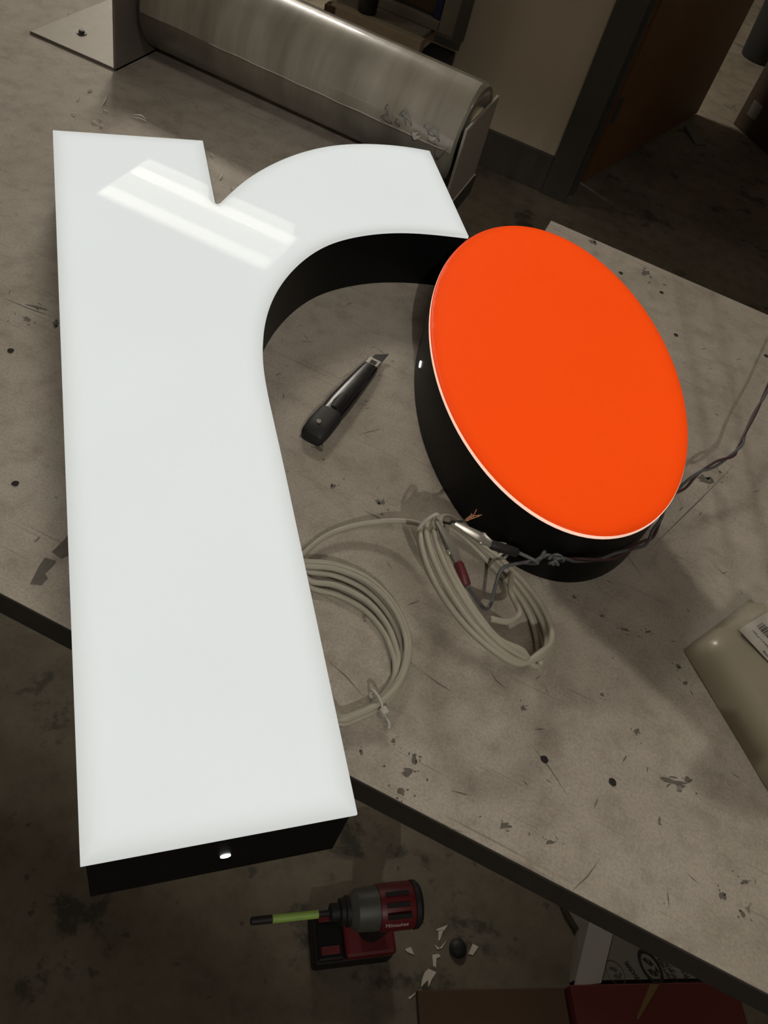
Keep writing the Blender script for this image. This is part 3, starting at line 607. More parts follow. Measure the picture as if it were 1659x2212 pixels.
keep(tube('cable_tail', link_pts + [stand(math.pi * .93, 0, [0] * 6)], .0026, MT['cable'], None, 10, False, 6), c2)
tail2 = [stand(.55 * math.pi, 1, [0] * 6), C2 + V2 * .030 + U2 * .10 + W2 * .004, C2 + V2 * .014 + U2 * .42 + W2 * .006, C2 - V2 * .010 + U2 * .50 + W2 * .004, C2 - V2 * .032 + U2 * .42 + W2 * .002]
keep(tube('cable_end', tail2, .0026, MT['cable'], None, 10, False, 6), c2)
for a in (.62 * math.pi, 1.18 * math.pi):
    p = stand(a, 0, [0] * 6) + Vector((0, 0, .004)); t = (stand(a + .05, 0, [0] * 6) - p).normalized(); q = t.cross(W2).normalized()
    zt = [p + W2 * (.0118 * math.cos(b)) + q * (.0052 * math.sin(b)) for b in [2 * math.pi * i / 14 for i in range(14)]]
    z2 = keep(tube('zip_tie', zt, .0016, MT['ties'], None, 6, True, 2), c2)
    sub(box('tie_head', -.003, .003, .010, .0155, -.002, .004, MT['ties'], None, bev=.0006, M=frame_x(p, t, q)), z2)
# bare ends of the cable, gripped by the two clips
rt, bt = Vector(P['red_clip'][1]), Vector(P['black_clip'][1])
s0 = stand(math.pi * 1.0, 2, [0] * 6)
keep(tube('bare_wire', [s0, rt + Vector((.010, .004, .0)), bt + Vector((-.003, .001, -.001)), bt + Vector((.008, .006, .002))], .0012, MT['bplastic2'], None, 6), c2)
for k in range(6):
    b0 = bt + Vector((.006, .004, .001)); keep(tube('copper_strand', [b0, b0 + Vector((random.uniform(.002, .006), random.uniform(.004, .009), random.uniform(.001, .006))), b0 + Vector((random.uniform(.002, .012), random.uniform(.007, .015), random.uniform(.002, .010)))], .0004, MT['copper'], None, 5), c2)
for k in range(3):
    b0 = rt + Vector((.001, -.001, -.001)); keep(tube('copper_strand', [b0, b0 + Vector((.004, -.002, .001)), b0 + Vector((.007 + .001 * k, -.002 - .002 * k, .0))], .0005, MT['copper'], None, 5), c2)

# ------------------------------------------------------------------ test lead with two crocodile clips
tl = thing('test_lead', 'knotted grey test lead with red and black crocodile clips wrapped round the orange oval', 'test lead', (.1, .55, TZ))
side = []
for a in [math.radians(x) for x in (-58, -66, -74, -82, -90, -98, -106)]:
    pass
lr_ = [Vector(p) for p in P['lead_right']]
lo_ = [Vector(p) for p in P['lead_oval'] if len(p) == 3]
def oval_pt(a, d, z): return Vector((EC.x + (EA + d) * math.cos(a) * math.cos(ET) - (EB + d) * math.sin(a) * math.sin(ET), EC.y + (EA + d) * math.cos(a) * math.sin(ET) + (EB + d) * math.sin(a) * math.cos(ET), z))
def oval_ang(p):
    e = Vector((p.x, p.y)) - EC; return math.atan2((-e.x * math.sin(ET) + e.y * math.cos(ET)) / EB, (e.x * math.cos(ET) + e.y * math.sin(ET)) / EA)
a1, a2 = oval_ang(lr_[-1]), oval_ang(lo_[0])
if a2 > a1: a2 -= 2 * math.pi
wrap_ = [oval_pt(a1 + (a2 - a1) * t, .004, .928 + .011 * t) for t in (.3, .5, .7, .85)]
for j in (0, 1):
    path = [p + Vector((.0012 * math.sin(2.2 * i + 3 * j), .0012 * math.cos(1.7 * i + 3 * j), .0014 * math.sin(1.9 * i + 3.1 * j))) * (1.6 if i > 3 else 1) for i, p in enumerate(lr_ + wrap_ + lo_)]
    keep(tube('wire', path, .0016, MT['gwire' if j == 0 else 'mwire'] if j else MT['gwire'], None, 8, False, 6), tl)
kp = lo_[-1]
kt = (lo_[-1] - lo_[-2]).normalized(); kq = Vector((0, 0, 1)); kw = kt.cross(kq).normalized()
if kw.dot(Vector((kp.x - EC.x, kp.y - EC.y, 0))) < 0: kw = -kw
knot = [kp + kt * (.0055 * math.cos(a) + .002 * math.sin(2 * a)) + kq * (.0052 * math.sin(a)) + kw * (.003 + .0018 * math.sin(3 * a)) for a in [2 * math.pi * i / 16 for i in range(16)]]
keep(tube('knot', knot, .0016, MT['gwire'], None, 8, True, 3), tl)
knot2 = [kp + kt * (.004 * math.sin(2 * a)) + kq * (.0055 * math.cos(a)) + kw * (.004 + .0018 * math.cos(3 * a)) for a in [2 * math.pi * i / 16 for i in range(16)]]
keep(tube('knot', knot2, .0016, MT['gwire'], None, 8, True, 3), tl)
bb = [Vector(p) for p in P['black_boot']]; rb = [Vector(p) for p in P['red_boot']]; rw = [Vector(p) for p in P['red_wire']]
keep(tube('wire', [kp, kp + kt * .010 + kw * .003 + kq * .004, kp + kt * .016 + kw * .006 - kq * .004, kp + kt * .026 + kw * .008 - kq * .006, (kp + bb[0]) / 2 + kw * .012 + kq * .004, bb[0] + (bb[0] - bb[1]) * .15, bb[0]], .0017, MT['gwire'], None, 8, False, 6), tl)
keep(tube('wire', [kp, kp + kt * .009 - kq * .002, kp + kt * .013 + kq * .008 + kw * .003, kp + kt * .018 + kw * .009 + kq * .002] + rw[1:], .0017, MT['gwire'], None, 8, False, 6), tl)
def clip(tip, back, boot0, bootmat, up):
    d = tip - back; L = d.length; M = frame_x(back, d, up)
    bd = back - boot0; bL = bd.length
    bm = bmesh.new()
    for s in (1, -1):                          # two jaws: tapered bent sheet, hinged at the pivot
        secs = [(0.0, .0028, .0012), (L * .28, .0042, .0046), (L * .45, .0042, .0042), (L * .75, .0033, .0028), (L, .0017, .0006)]
        rows = []
        for x, w, h in secs:
            rows.append([bm.verts.new(M @ Vector((x, yy, s * zz))) for yy, zz in ((-w, h * .25), (-w * .9, h * .8), (0, h), (w * .9, h * .8), (w, h * .25), (w * .8, h * .25), (0, h - .0007), (-w * .8, h * .25))])
        for a, b in zip(rows, rows[1:]):
            for i in range(8): bm.faces.new((a[i], a[(i + 1) % 8], b[(i + 1) % 8], b[i]))
        bm.faces.new(rows[0][::-1]); bm.faces.new(rows[-1])
    cl = keep(bm_obj('crocodile_clip', bm, MT['chrome'], None, auto=40), tl)
    bm = bmesh.new(); lathe(bm, [(.0030, 0), (.0041, .001), (.0044, bL * .5), (.0042, bL + .001), (.0034, bL + .003)], 16, frame_to(boot0, bd))
    sub(bm_obj('boot', bm, bootmat, None, auto=50), cl)
    bm = bmesh.new(); lathe(bm, [(.0018, -.0056), (.0026, -.005), (.0026, .005), (.0018, .0056)], 14, M @ Matrix.Translation((L * .30, 0, 0)) @ Matrix.Rotation(math.pi / 2, 4, 'X'))
    sub(bm_obj('pivot', bm, MT['chrome'], None, auto=50), cl)
    bm = bmesh.new()
    for i in range(4): add_box(bm, L * (.55 + .1 * i), L * (.55 + .1 * i) + .0016, -.002, .002, -.0012, .0012, M)
    sub(bm_obj('teeth', bm, MT['bplastic2'], None), cl)
    return cl
rc_ = clip(rt, Vector(P['red_clip'][0]), rb[0], MT['redboot'], (.35, -.2, 1)); bc_ = clip(bt, Vector(P['black_clip'][0]), bb[0], MT['bplastic2'], (0, -.5, 1))
rc_['label'] = 'crocodile clip with dark red boot'; bc_['label'] = 'crocodile clip with black boot'
# ------------------------------------------------------------------ film roll on two steel brackets
RY0, RY1, RZ, RR = 1.186, 1.166, .978, .069
ra, rb_ = Vector((-.748, RY0, RZ)), Vector((-.236, RY1, RZ)); rd = (rb_ - ra); RLN = rd.length
fr = thing('film_roll', 'thick roll of clear stretch film held between two steel brackets', 'film roll', (ra + rb_) / 2 - Vector((0, 0, RR)))
bm = bmesh.new(); lathe(bm, [(.040, 0.0), (RR - .004, 0.0), (RR, .004), (RR, RLN - .006), (RR - .004, RLN - .002), (.040, RLN - .002)], 72, frame_to(ra, rd))
keep(bm_obj('film', bm, MT['film'], None, auto=45), fr)
bm = bmesh.new(); lathe(bm, [(.038, -.004), (.038, RLN + .003)], 32, frame_to(ra, rd)); keep(bm_obj('cardboard_core', bm, MT['beige'], None, auto=45), fr)
bm = bmesh.new(); lathe(bm, [(.012, -.006), (.012, RLN + .004)], 20, frame_to(ra, rd)); keep(bm_obj('axle', bm, MT['steel'], None, auto=45), fr)
# loose end of the film: a thin shell over the front of the roll with a ragged lower border
RM = frame_to(ra, rd)
def roll_pt(x, ang, r):                        # ang measured from straight up, towards the camera (-y)
    c = ra + rd * (x / RLN); return c + Vector((0, -math.sin(ang), math.cos(ang))) * r
bm = bmesh.new(); rows = []
for i in range(41):
    x = .004 + (RLN - .012) * i / 40; edge = 1.60 + .006 * math.sin(i * .9) + (.05 * math.sin(i * 2.1) if i > 35 else 0)
    rows.append([[bm.verts.new(roll_pt(x, a, RR + h)) for a in [0.0 + edge * k / 16 for k in range(17)]] for h in (.0006, .0014)])
for a, b in zip(rows, rows[1:]):
    for k in range(16):
        bm.faces.new((a[1][k], b[1][k], b[1][k + 1], a[1][k + 1])); bm.faces.new((a[0][k], a[0][k + 1], b[0][k + 1], b[0][k]))
    bm.faces.new((a[0][16], a[1][16], b[1][16], b[0][16])); bm.faces.new((a[0][0], b[0][0], b[1][0], a[1][0]))
lf = keep(bm_obj('loose_film_end', bm, MT['filmtop'], None, auto=60), fr)
rs = random.Random(21)
for k in range(11):                            # crumpled shreds along the loose edge, near the right end
    x = RLN - .012 - .009 * k - rs.uniform(0, .006); a = 1.50 + rs.uniform(-.08, .06); L_ = rs.uniform(.008, .022); sl = rs.choice((-1, 1)) * rs.uniform(.05, .28)
    bm = bmesh.new(); q = []
    for t in range(6):
        f = t / 5; wdt = .0022 * (1 - abs(2 * f - 1) ** 2) + .0004
        for s_ in (-1, 1): q.append(bm.verts.new(roll_pt(x - L_ * f, a + sl * math.sin(f * 2.6) + s_ * wdt / RR, RR + .0025 + .004 * math.sin(f * 3.1) + .0008 * s_)))
    for t in range(5): bm.faces.new((q[2 * t], q[2 * t + 1], q[2 * t + 3], q[2 * t + 2]))
    bmesh.ops.solidify(bm, geom=list(bm.faces), thickness=.0004); sub(bm_obj('film_shred', bm, MT['bit'], None, smooth=True), lf)
sub(tube('film_edge_line', [roll_pt(.12 + (RLN - .14) * i / 20, 1.605 + .006 * math.sin(i * 1.8), RR + .0016) for i in range(21)], .0005, MT['bit'], None, 5, False, 2), lf)
def bracket(name, label, x, s, yf, yb, foot):
    t = thing(name, label, 'bracket', (x, (yf + yb) / 2, TZ), group='steel roll brackets')
    bm = bmesh.new(); add_box(bm, min(x, x + s * .004), max(x, x + s * .004), yf, yb, TZ, TZ + .120, bev=.0008)
    up_ = keep(bm_obj('upright_plate', bm, MT['plate'], None), t)
    if foot:
        bm = bmesh.new(); add_box(bm, min(x, x + s * foot), max(x, x + s * foot), yf, yb, TZ, TZ + .004, bev=.0008); bp_ = keep(bm_obj('base_plate', bm, MT['plate'], None), t)
        for yy in ([yf + .055, yb - .055] if s < 0 else [yf + .04]):
            bm = bmesh.new(); M = Matrix.Translation((x + s * foot * .66, yy, TZ + .004))
            lathe(bm, [(.0075, 0), (.0075, .0012)], 16, M); lathe(bm, [(.0048, .0012), (.0048, .005), (.003, .0056)], 6, M); sub(bm_obj('bolt', bm, MT['leg'], None), bp_)
    return t
b1 = bracket('roll_bracket', 'steel angle bracket with bolted foot plate at the left end of the film roll', -.756, -1, 1.072, 1.30, .148)
b2 = bracket('roll_bracket', 'upright steel bracket plate with bright front edge at the right end of the film roll', -.231, 1, 1.080, 1.222, 0)
# ------------------------------------------------------------------ shreds of clear film on the table
FB = ['behind the top left corner of the r', 'in the notch of the r']
for k, (a, b) in enumerate(P['film_bits']):
    a, b = Vector(a), Vector(b); a.z = b.z = TZ + .001; m = (a + b) / 2 + Vector((random.uniform(-.003, .003), random.uniform(-.003, .003), .002))
    q = (b - a).length
    o = tube('film_scrap', [a, m, b], lambda t, w=random.uniform(.0009, .0018): w * (1 - abs(2 * t - 1) * .7), MT['bit'], None, 5, False, 5)
    tag(o, 'tiny shiny shred of clear film ' + FB[1 if 8 <= k <= 10 else 0], 'film scrap', 'film shreds ' + FB[1 if 8 <= k <= 10 else 0])

# ------------------------------------------------------------------ wrapped package at the right border
A = Vector((.2263, .5324, 0)); d1 = Vector((.488, .873, 0)); d2 = Vector((.675, -.738, 0))
pk = thing('wrapped_package', 'cream package in clear film with a barcode label at the right edge of the table', 'package', (.36, .5, TZ))
bm = bmesh.new(); nu, nv = 14, 22; LU, LV = .115, .26; grid = {}
for top_ in (0, 1):
    for i in range(nu + 1):
        for j in range(nv + 1):
            u, v = i / nu, j / nv
            eu = min(u, 1 - u) * LU; evv = min(v, 1 - v) * LV; e = min(eu, evv)
            h = .026 * (1 - (1 - min(1, e / .020)) ** 2.2)
            # slanted outline: second side leans along d2
            p = A + d1 * (LU * u) + d2 * (LV * v); z = TZ + .0004 + (h + .0008 * math.sin(9 * u + 14 * v) + .0006 if top_ else 0)
            grid[top_, i, j] = bm.verts.new((p.x, p.y, z))
for top_ in (0, 1):
    for i in range(nu):
        for j in range(nv): bm.faces.new([grid[top_, a, b] for a, b in ((i, j), (i + 1, j), (i + 1, j + 1), (i, j + 1))])
bd = [(i, 0) for i in range(nu)] + [(nu, j) for j in range(nv)] + [(i, nv) for i in range(nu, 0, -1)] + [(0, j) for j in range(nv, 0, -1)]
for a, b in zip(bd, bd[1:] + bd[:1]): bm.faces.new((grid[0, a[0], a[1]], grid[0, b[0], b[1]], grid[1, b[0], b[1]], grid[1, a[0], a[1]]))
bmesh.ops.remove_doubles(bm, verts=bm.verts, dist=.0002)
keep(bm_obj('package_body', bm, MT['bag'], None, smooth=True), pk)
ZT = TZ + .0285
L0, L1 = Vector(P['bag'][3]), Vector(P['bag'][4]); L0.z = L1.z = ZT; ld = (L1 - L0).normalized(); lq = Vector((-ld.y, ld.x, 0))
if lq.dot(d1) < 0: lq = -lq
def lab(name, s0, s1, t0, t1, z, mat, par=None):
    q = [L0 + ld * s + lq * t for s, t in ((s0, t0), (s1, t0), (s1, t1), (s0, t1))]
    o = prism(name, [(p.x, p.y) for p in q], z, z + .0002, mat, None); keep(o, pk)
    return o
lb = lab('paper_label', -.001, .085, -.002, .046, ZT + .0006, MT['label'])
B0 = Vector(P['barcode'][0]); s = (B0 - L0).dot(ld); tt = (B0 - L0).dot(lq)
x = s; rnd = random.Random(4)
bm = bmesh.new()
for k in range(22):
    w = rnd.choice((.0004, .0004, .0008, .0012)); q = [L0 + ld * a + lq * b for a, b in ((x, tt), (x + w, tt), (x + w, tt + .010), (x, tt + .010))]
    vs = [bm.verts.new((p.x, p.y, ZT + .0010)) for p in q]; bm.faces.new(vs); x += w + rnd.choice((.0004, .0006, .0009))
sub(bm_obj('barcode', bm, MT['ink'], None), lb)
tm = Vector(P['bagtext'][0]); tm.z = ZT + .0010
TMt = frame_x(tm, ld); sub(text('label_text', '1000 pt H 4 Wall Cable T', .0042, MT['ink'], None, TMt, sx=.72), lb)
tm2 = Vector(P['bagtext'][2]) ; tm2.z = ZT + .0010
sub(text('label_text', 'Black', .0042, MT['ink'], None, frame_x(tm2, ld), sx=.8), lb)
# crinkled film flaps gathered on the package and beside it
def crumple(name, c, ax, ay, nx, ny, h, seed, par):
    rn = random.Random(seed); bm = bmesh.new(); g = {}
    for i in range(nx + 1):
        for j in range(ny + 1):
            p = c + ax * (i / nx - .5 + rn.uniform(-.3, .3) / nx) + ay * (j / ny - .5 + rn.uniform(-.3, .3) / ny)
            g[i, j] = bm.verts.new((p.x, p.y, c.z + rn.random() ** 2 * h * (1 - .5 * abs(2 * i / nx - 1))))
    for i in range(nx):
        for j in range(ny): bm.faces.new((g[i, j], g[i + 1, j], g[i + 1, j + 1], g[i, j + 1]))
    bmesh.ops.solidify(bm, geom=list(bm.faces), thickness=.0003)
    return keep(bm_obj(name, bm, MT['wrap'], None), par)
crumple('film_flap', L0 + ld * .004 + lq * .032 + Vector((0, 0, .001)), lq * .075, ld * .022, 9, 4, .010, 5, pk)
crumple('film_flap', L0 - ld * .010 + lq * .012 + Vector((0, 0, .0005)), lq * .045, ld * .016, 7, 4, .004, 9, pk)
crumple('film_flap', Vector((.300, .662, TZ + .002)), Vector((.06, .03, 0)), Vector((-.02, .07, 0)), 10, 10, .007, 8, pk)
edge_pts = [A + d1 * (LU * t) + Vector((0, 0, TZ + .012)) - d2 * (.004 + .003 * math.sin(20 * t)) for t in [i / 12 for i in range(13)]]
bm = bmesh.new(); rw_ = []
for k in range(13):
    t = k / 12; p = A + d1 * (LU * (t * 1.0)); q = p - d2 * (.010 + .003 * math.sin(17 * t)) 
    rw_.append((bm.verts.new((p.x, p.y, TZ + .014)), bm.verts.new((q.x, q.y, TZ + .0012)), bm.verts.new((q.x, q.y, TZ + .0008)), bm.verts.new((p.x, p.y, TZ + .0132))))
for a, b in zip(rw_, rw_[1:]):
    for i in range(4): bm.faces.new((a[i], a[(i + 1) % 4], b[(i + 1) % 4], b[i]))
bm.faces.new(rw_[0][::-1]); bm.faces.new(rw_[-1]); keep(bm_obj('film_seam', bm, MT['wrap'], None), pk)

# ------------------------------------------------------------------ things by the wall behind the table
ct = thing('low_cart', 'low wooden cart with a pale front rail standing by the wall behind the film roll', 'cart', (-1.05, 2.97, 0))
cy = 2.98
for nm, args, m in (('front_rail', (-1.215, -.865, cy - .02, cy + .02, .352, .405), 'beige'), ('deck', (-1.215, -.88, cy + .021, cy + .16, .385, .405), 'post'),
                    ('lower_rail', (-1.19, -.80, cy - .01, cy + .03, .285, .350), 'bplastic2'), ('caster_block', (-.872, -.775, cy - .03, cy + .12, .255, .365), 'bplastic2'),
                    ('leg', (-1.235, -1.195, cy - .025, cy + .015, 0, .40), 'brown'), ('leg', (-.84, -.80, cy - .005, cy + .035, 0, .2545), 'bplastic2'), ('leg', (-1.235, -1.195, cy + .14, cy + .18, 0, .384), 'brown')):
    keep(box(nm, *args, MT[m], None, bev=.003), ct)
pn = thing('framed_panel', 'dark brown panel with a blue strip in a grey wooden frame leaning by the wall', 'panel', (-1.0, 3.06, .406))
py = 3.09
for nm, args, m in (('panel_board', (-1.30, -.842, py + .02, py + .03, .45, 1.25), 'brown'), ('blue_strip', (-.872, -.846, py + .012, py + .019, .44, 1.25), 'blue'),
                    ('frame_post', (-.84, -.782, py, py + .045, .406, 1.28), 'post'), ('frame_post', (-1.36, -1.302, py, py + .045, .406, 1.28), 'post'),
                    ('bottom_rail', (-1.30, -.842, py, py + .04, .406, .438), 'post'), ('top_rail', (-1.30, -.842, py, py + .04, 1.24, 1.28), 'post'),
                    ('corner_guard', (-.842, -.748, py - .012, py - .001, .378, .405), 'jamb'), ('edge_guard', (-.781, -.752, py - .01, py + .045, .395, 1.28), 'jamb')):
    k_ = 1.02; keep(box(nm, args[0] * k_, args[1] * k_, *args[2:], MT[m], None, bev=.002), pn)
cn = thing('spray_can', 'black can standing on the low cart in front of the brown panel', 'can', (-1.10, 3.0, .4055))
bm = bmesh.new(); lathe(bm, [(.033, .4055), (.034, .409), (.034, .56), (.026, .575)], 24, Matrix.Translation((-1.10, cy + .005 + .03, 0))); keep(bm_obj('can_body', bm, MT['bplastic'], None, auto=40), cn)
bm = bmesh.new(); lathe(bm, [(.022, .5752), (.022, .60), (.018, .606)], 20, Matrix.Translation((-1.10, cy + .035, 0))); keep(bm_obj('can_cap', bm, MT['bplastic2'], None, auto=40), cn)
tag(tube('floor_cable', [(-2.1, 3.2, .008), (-1.85, 3.45, .008), (-1.65, 3.72, .008), (-1.5, 4.1, .008)], .008, MT['bplastic2'], None, 6), 'dark cable lying on the floor behind the film roll', 'cable')
# beyond the doorway
bx = thing('cardboard_box', 'dark brown cardboard box with a pale square label beyond the open door', 'box', (.55, 4.75, 0))
bA, bB = Vector((.300, 4.615, 0)), Vector((.5017, 4.4118, 0)); bdx = (bB - bA).normalized(); bM = frame_x(bA, bdx)
keep(box('box_body', 0, .5, 0, .42, 0, .40, MT['cardb'], None, bev=.004, M=bM), bx)
keep(box('label_sheet', .045, .115, -.0012, .0, .075, .145, MT['sticker'], None, M=bM), bx)
keep(box('tape_band', -.001, .501, .19, .23, .4, .4008, MT['beige'], None, M=bM), bx)
keep(box('flap_gap', .0, .5, -.0008, .0, .392, .398, MT['ink'], None, M=bM), bx)
bn = thing('waste_bin', 'black bin standing in the dark behind the open door', 'bin', (.32, 5.75, 0))
bm = bmesh.new(); lathe(bm, [(.10, 0), (.105, .01), (.13, .42), (.137, .425), (.137, .44), (.125, .44), (.12, .40), (.098, .02)], 28, Matrix.Translation((.32, 5.75, 0)))
keep(bm_obj('bin_body', bm, MT['bplastic2'], None, auto=40), bn)
bm = bmesh.new(); lathe(bm, [(.14, .44), (.13, .465), (.04, .478)], 28, Matrix.Translation((.32, 5.75, 0))); keep(bm_obj('bin_lid', bm, MT['bplastic'], None, auto=40), bn)
tag(box('leaning_board', -.02, .02, -.16, .16, 0, 1.5, MT['post'], None, bev=.003, M=Matrix.Translation((.62, 5.4, 0)) @ Matrix.Rotation(.5, 4, 'Z') @ Matrix.Rotation(.06, 4, 'Y')), 'pale board standing upright behind the cardboard box', 'board')
st = thing('door_stop', 'grey wedge on the floor holding the brown door open', 'door stop', (.12, 4.26, 0))
wd_ = prism('wedge_body', [(0, 0), (.13, 0), (.13, .022), (.0, .004)], -.03, .03, MT['jamb'], None, M=Matrix.Translation((.19, 4.20, .0)) @ Matrix.Rotation(2.2, 4, 'Z') @ Matrix.Rotation(math.pi / 2, 4, 'X')); keep(wd_, st)
wg = prism('wedge_grip', [(.002, -.002), (.128, -.002), (.128, .0), (.002, .0)], -.029, .029, MT['bplastic2'], None, M=Matrix.Translation((.19, 4.20, .0026)) @ Matrix.Rotation(2.2, 4, 'Z') @ Matrix.Rotation(math.pi / 2, 4, 'X')); keep(wg, st)

# ------------------------------------------------------------------ cordless drill on the floor
da_ = math.atan2(.53, .845)
dr = thing('cordless_drill', 'red and black cordless drill with a lime green bit sleeve standing on the floor', 'drill', (.118, .43, 0))
DM = Matrix.Translation((.118, .430, 0)) @ Matrix.Rotation(da_, 4, 'Z')       # local x: towards the rear of the drill
def D(o): return keep(o, dr)
bt_ = D(box('battery', -.068, .062, -.040, .040, 0, .042, MT['bplastic2'], None, bev=.006, M=DM))
D(box('battery_top', -.066, -.022, -.038, .038, .0425, .060, MT['bplastic'], None, bev=.004, M=DM))
D(box('red_foot', -.0215, .062, -.039, .039, .0425, .066, MT['rlow'], None, bev=.006, M=DM))
for yy in (-.030, .018): sub(box('red_corner', -.060, -.030, yy, yy + .012, .0602, .0632, MT['rlow'], None, bev=.001, M=DM), bt_)
bm = bmesh.new()
add_tube(bm, [DM @ Vector(p) for p in ((.022, 0, .062), (.026, 0, .09), (.030, 0, .12), (.034, 0, .152))], .0205, 16, False, 4); D(bm_obj('grip', bm, MT['bplastic2'], None, smooth=True))
D(box('trigger', -.004, .012, -.007, .007, .112, .140, MT['rlow'], None, bev=.003, M=DM))
AX = DM @ Matrix.Translation((0, .002, .186)) @ Matrix.Rotation(math.pi / 2, 4, 'Y')   # local z along drill axis (towards rear)
def ring(nm, prof, m, seg=28):
    bm = bmesh.new(); lathe(bm, prof, seg, AX); return D(bm_obj(nm, bm, MT[m], None, auto=35))
ring('chuck', [(.009, -.066), (.013, -.064), (.013, -.052), (.019, -.050), (.019, -.044), (.022, -.042), (.022, -.036)], 'bplastic2')
ring('gear_case', [(.021, -.036), (.030, -.026), (.0315, -.002), (.0315, .006)], 'gearg')
mh = ring('motor_housing', [(.0325, .0065), (.034, .012), (.034, .056), (.033, .060)], 'rlow', 36)
ring('rear_cap', [(.0345, .0605), (.0345, .067), (.030, .072)], 'bplastic2')
for k in range(3): sub(box('vent_slot', .014, .050, -.024 + .016 * k, -.018 + .016 * k, .2175, .2212, MT['bplastic2'], None, M=DM), mh)
ring('bit_shank', [(.0045, -.082), (.0045, -.066)], 'bplastic2', 12)
ring('bit_sleeve', [(.0062, -.150), (.0062, -.0825)], 'lime', 12)
ring('bit_holder', [(.0035, -.182), (.0060, -.180), (.0060, -.1505)], 'bplastic2', 12)
# maker's lettering on the side of the motor that faces the camera
TMx = DM @ Matrix.Translation((.012, -.0295, .200)) @ Matrix.Rotation(math.radians(55), 4, 'X')
sub(text('maker_lettering', 'Milwaukee', .0092, MT['white'], None, TMx, extrude=.0004, sx=.9), mh)

# ------------------------------------------------------------------ cartons under the table edge
r0, r1 = Vector(P['red'][0]), Vector(P['red'][1]); rdv = (r1 - r0).normalized(); rM = frame_x((r0.x, r0.y, 0), (rdv.x, rdv.y, 0)); rl = (r1 - r0).length
ca = thing('grey_carton', 'flattened grey carton with black recycling print on the floor under the table edge', 'carton', (.6, .7, 0))
cp = [(P['carton'][1][0], P['carton'][1][1]), tuple((rM @ Vector((.012, .008, 0)))[:2]), tuple((rM @ Vector((rl + .3, .008, 0)))[:2]), (1.02, 1.0), (.50, 1.0), (P['carton'][0][0], P['carton'][0][1])]
cb = keep(prism('carton_body', cp, .0002, .0185, MT['carton'], None), ca)
def ctext(key, s, size, sx):
    a, b = Vector(P[key][0]), Vector(P[key][1]); a.z = b.z = .0192; M = frame_x(a, b - a)
    return sub(text('carton_print', s, size * 1.36, MT['ink'], None, M, sx=sx), cb)
ctext('ct_num', '00042090', .0088, .82); ctext('ct_l1', 'Corruga', .0100, .92); ctext('ct_l2', 'Recycle', .0100, .88); ctext('ct_rf', 'RF', .0125, .9)
def oval_ring(cn_, ax, by, w, z, name, mat):
    c, a, b = Vector(cn_), Vector(ax) - Vector(cn_), Vector(by) - Vector(cn_); b = b - a * (a.dot(b) / a.length_squared)
    bm = bmesh.new(); O_, I_ = [], []
    for i in range(40):
        t = 2 * math.pi * i / 40; d = a * math.cos(t) + b * math.sin(t)
        O_.append(bm.verts.new((c.x + d.x, c.y + d.y, z))); I_.append(bm.verts.new((c.x + d.x * w, c.y + d.y * w, z)))
    for i in range(40): bm.faces.new((O_[i], O_[(i + 1) % 40], I_[(i + 1) % 40], I_[i]))
    for pts in (((.55, -.35), (.1, .05), (.5, .1)), ((.4, .25), (.0, .45), (.05, .0)), ((-.55, .3), (-.1, -.05), (-.5, -.15)), ((-.45, -.3), (-.02, -.5), (-.1, -.08)), ((-.1, .5), (-.5, .5), (-.3, .15))):
        vs = []
        for p, q in pts:
            d = a * p + b * q; vs.append(bm.verts.new((c.x + d.x, c.y + d.y, z)))
        bm.faces.new(vs)
    return sub(bm_obj(name, bm, mat, None), cb)
oval_ring(*P['ct_oval'], .74, .0191, 'recycling_emblem', MT['ink']); oval_ring(*P['ct_oval2'], .93, .0191, 'faint_emblem', MT['jamb'])
sp = [(p[0], p[1]) for p in P['strip']]
tag(prism('plastic_strip', [sp[0], sp[1], sp[2], sp[3]], .0196, .0210, MT['strip'], None), 'translucent plastic strip lying on the grey carton under the table edge', 'strip')
rx = thing('red_box', 'flat dark red box with a strip of yellow tape at the bottom of the picture', 'box', (.62, .56, 0))
keep(box('box_body', 0, rl, -.22, 0, .0002, .03, MT['redbox'], None, bev=.002, M=rM), rx)
ya = [Vector(p) for p in P['yellow']]; keep(prism('tape_strip', [(ya[0].x, ya[0].y), (ya[1].x, ya[1].y), (ya[2].x + .004, ya[2].y), (ya[2].x, ya[2].y)], .0302, .0308, MT['yellow'], None), rx)
keep(box('scuff', .085, .089, -.215, -.13, .0302, .0306, MT['strip'], None, M=rM), rx)
tag(box('dark_board', -.26, -.004, -.22, -.0, .0002, .012, MT['brown'], None, bev=.002, M=rM), 'dark brown board lying on the floor left of the red box', 'board')
for k, pl in enumerate(P['scraps']):
    o = prism('paper_scrap', pl, .0006, .0014, MT['paper'], None)
    tag(o, 'small torn scrap of pale paper on the floor right of the drill', 'paper scrap', 'paper scraps on the floor')
h = P['blob_dark']; bm = bmesh.new(); lathe(bm, [(.014, 0), (.016, .004), (.012, .010), (.005, .012)], 14, Matrix.Translation((h[0], h[1], 0)))
tag(bm_obj('rubber_foot', bm, MT['bplastic2'], None, auto=50), 'small black rubber plug on the floor beside the paper scraps', 'plug')

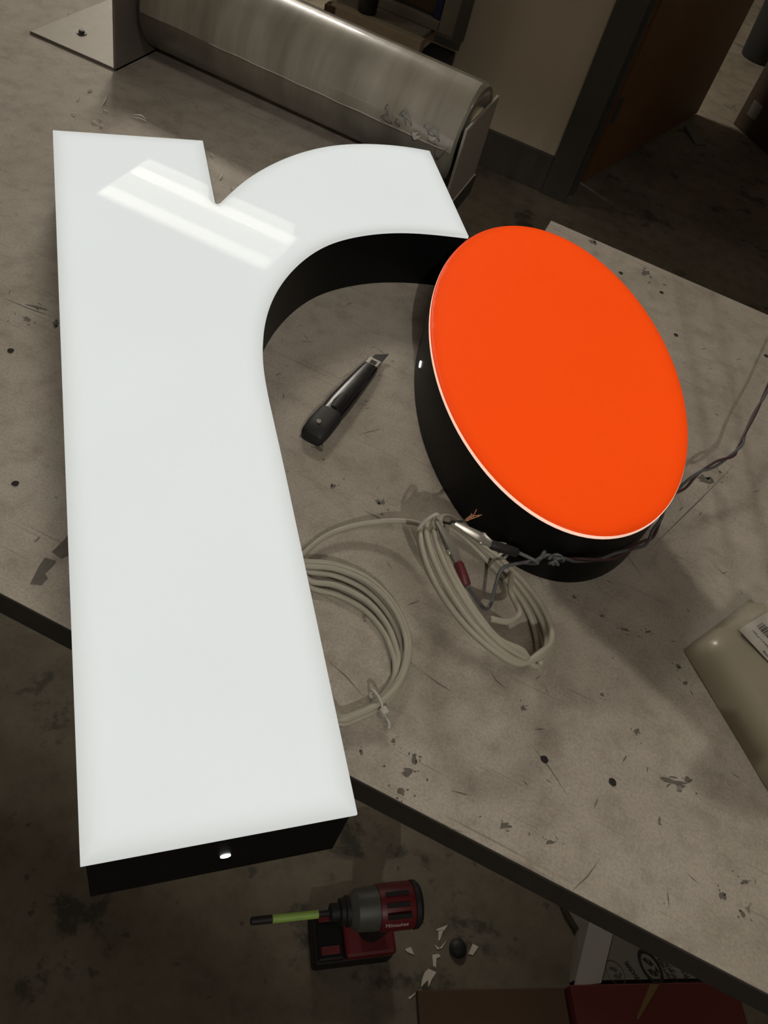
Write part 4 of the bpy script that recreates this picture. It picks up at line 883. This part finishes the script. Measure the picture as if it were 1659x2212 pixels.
# ------------------------------------------------------------------ ceiling lights
TUBE = emit('fluorescent_tube', (1.0, .95, .86), 1.0)
for nm, c, sx, sy, L in LAMPS:
    t = thing('ceiling_light', {'a': 'white troffer with two tubes, mirrored in the face of the letter r', 'b': 'small ceiling light to the right of the table', 'c': 'unseen white troffer added above the front of the table as fill light', 'd': 'white ceiling troffer to the left of the table'}[nm], 'ceiling light', (c[0], c[1], c[2]))
    bm = bmesh.new(); add_box(bm, c[0] - sx / 2 - .02, c[0] + sx / 2 + .02, c[1] - sy / 2 - .02, c[1] + sy / 2 + .02, c[2] + .012, CEIL); keep(bm_obj('housing', bm, MT['housing']), t)
    keep(box('lens', c[0] - sx / 2, c[0] + sx / 2, c[1] - sy / 2, c[1] + sy / 2, c[2], c[2] + .011, emit('troffer_lens', WARM, L), None), t)
    for s in (-1, 1):
        yy = c[1] + (-.39 if s < 0 else .17) * sy
        keep(box('lamp_tube', c[0] - sx / 2 + .02, c[0] + sx / 2 - .02, yy - .075 * sy, yy + .075 * sy, c[2] - .012, c[2] - .001, emit('troffer_tube', WARM, L * 2.2), None), t)
wk = thing('work_light', 'dark clamp-on work light hanging from the ceiling behind the camera', 'work light', (WORK[0], WORK[1], CEIL))
wa = (Vector(AIM) - Vector(WORK)).normalized()
bm = bmesh.new(); lathe(bm, [(.018, -.10), (.022, -.06), (.05, -.03), (.062, .012), (.060, .012), (.046, -.026), (.012, -.03)], 28, frame_to(Vector(WORK), wa)); keep(bm_obj('reflector', bm, MT['leg'], None, auto=40), wk)
keep(tube('mount_arm', [Vector(WORK) - wa * .095, Vector(WORK) - wa * .13 + Vector((0, 0, .05)), (WORK[0], WORK[1] - .12, CEIL)], .008, MT['leg'], None, 8, False, 4), wk)
hp = thing('shadow_blocker', 'unseen steel plate on rods, added behind the camera to cast a diagonal shadow band', 'bracket', (.0, -.75, CEIL))
keep(prism('blocker_plate', P['shadow_plate'], 2.0, 2.004, MT['leg'], None), hp)  # added out-of-view plate, outline shaped to throw the diagonal shadow on the table
for x, y in (P['shadow_plate'][9], P['shadow_plate'][10]):
    keep(tube('blocker_rod', [(x - .015, y, 2.004), (x - .015, y, CEIL)], .0015, MT['leg'], None, 8, False, 2), hp)
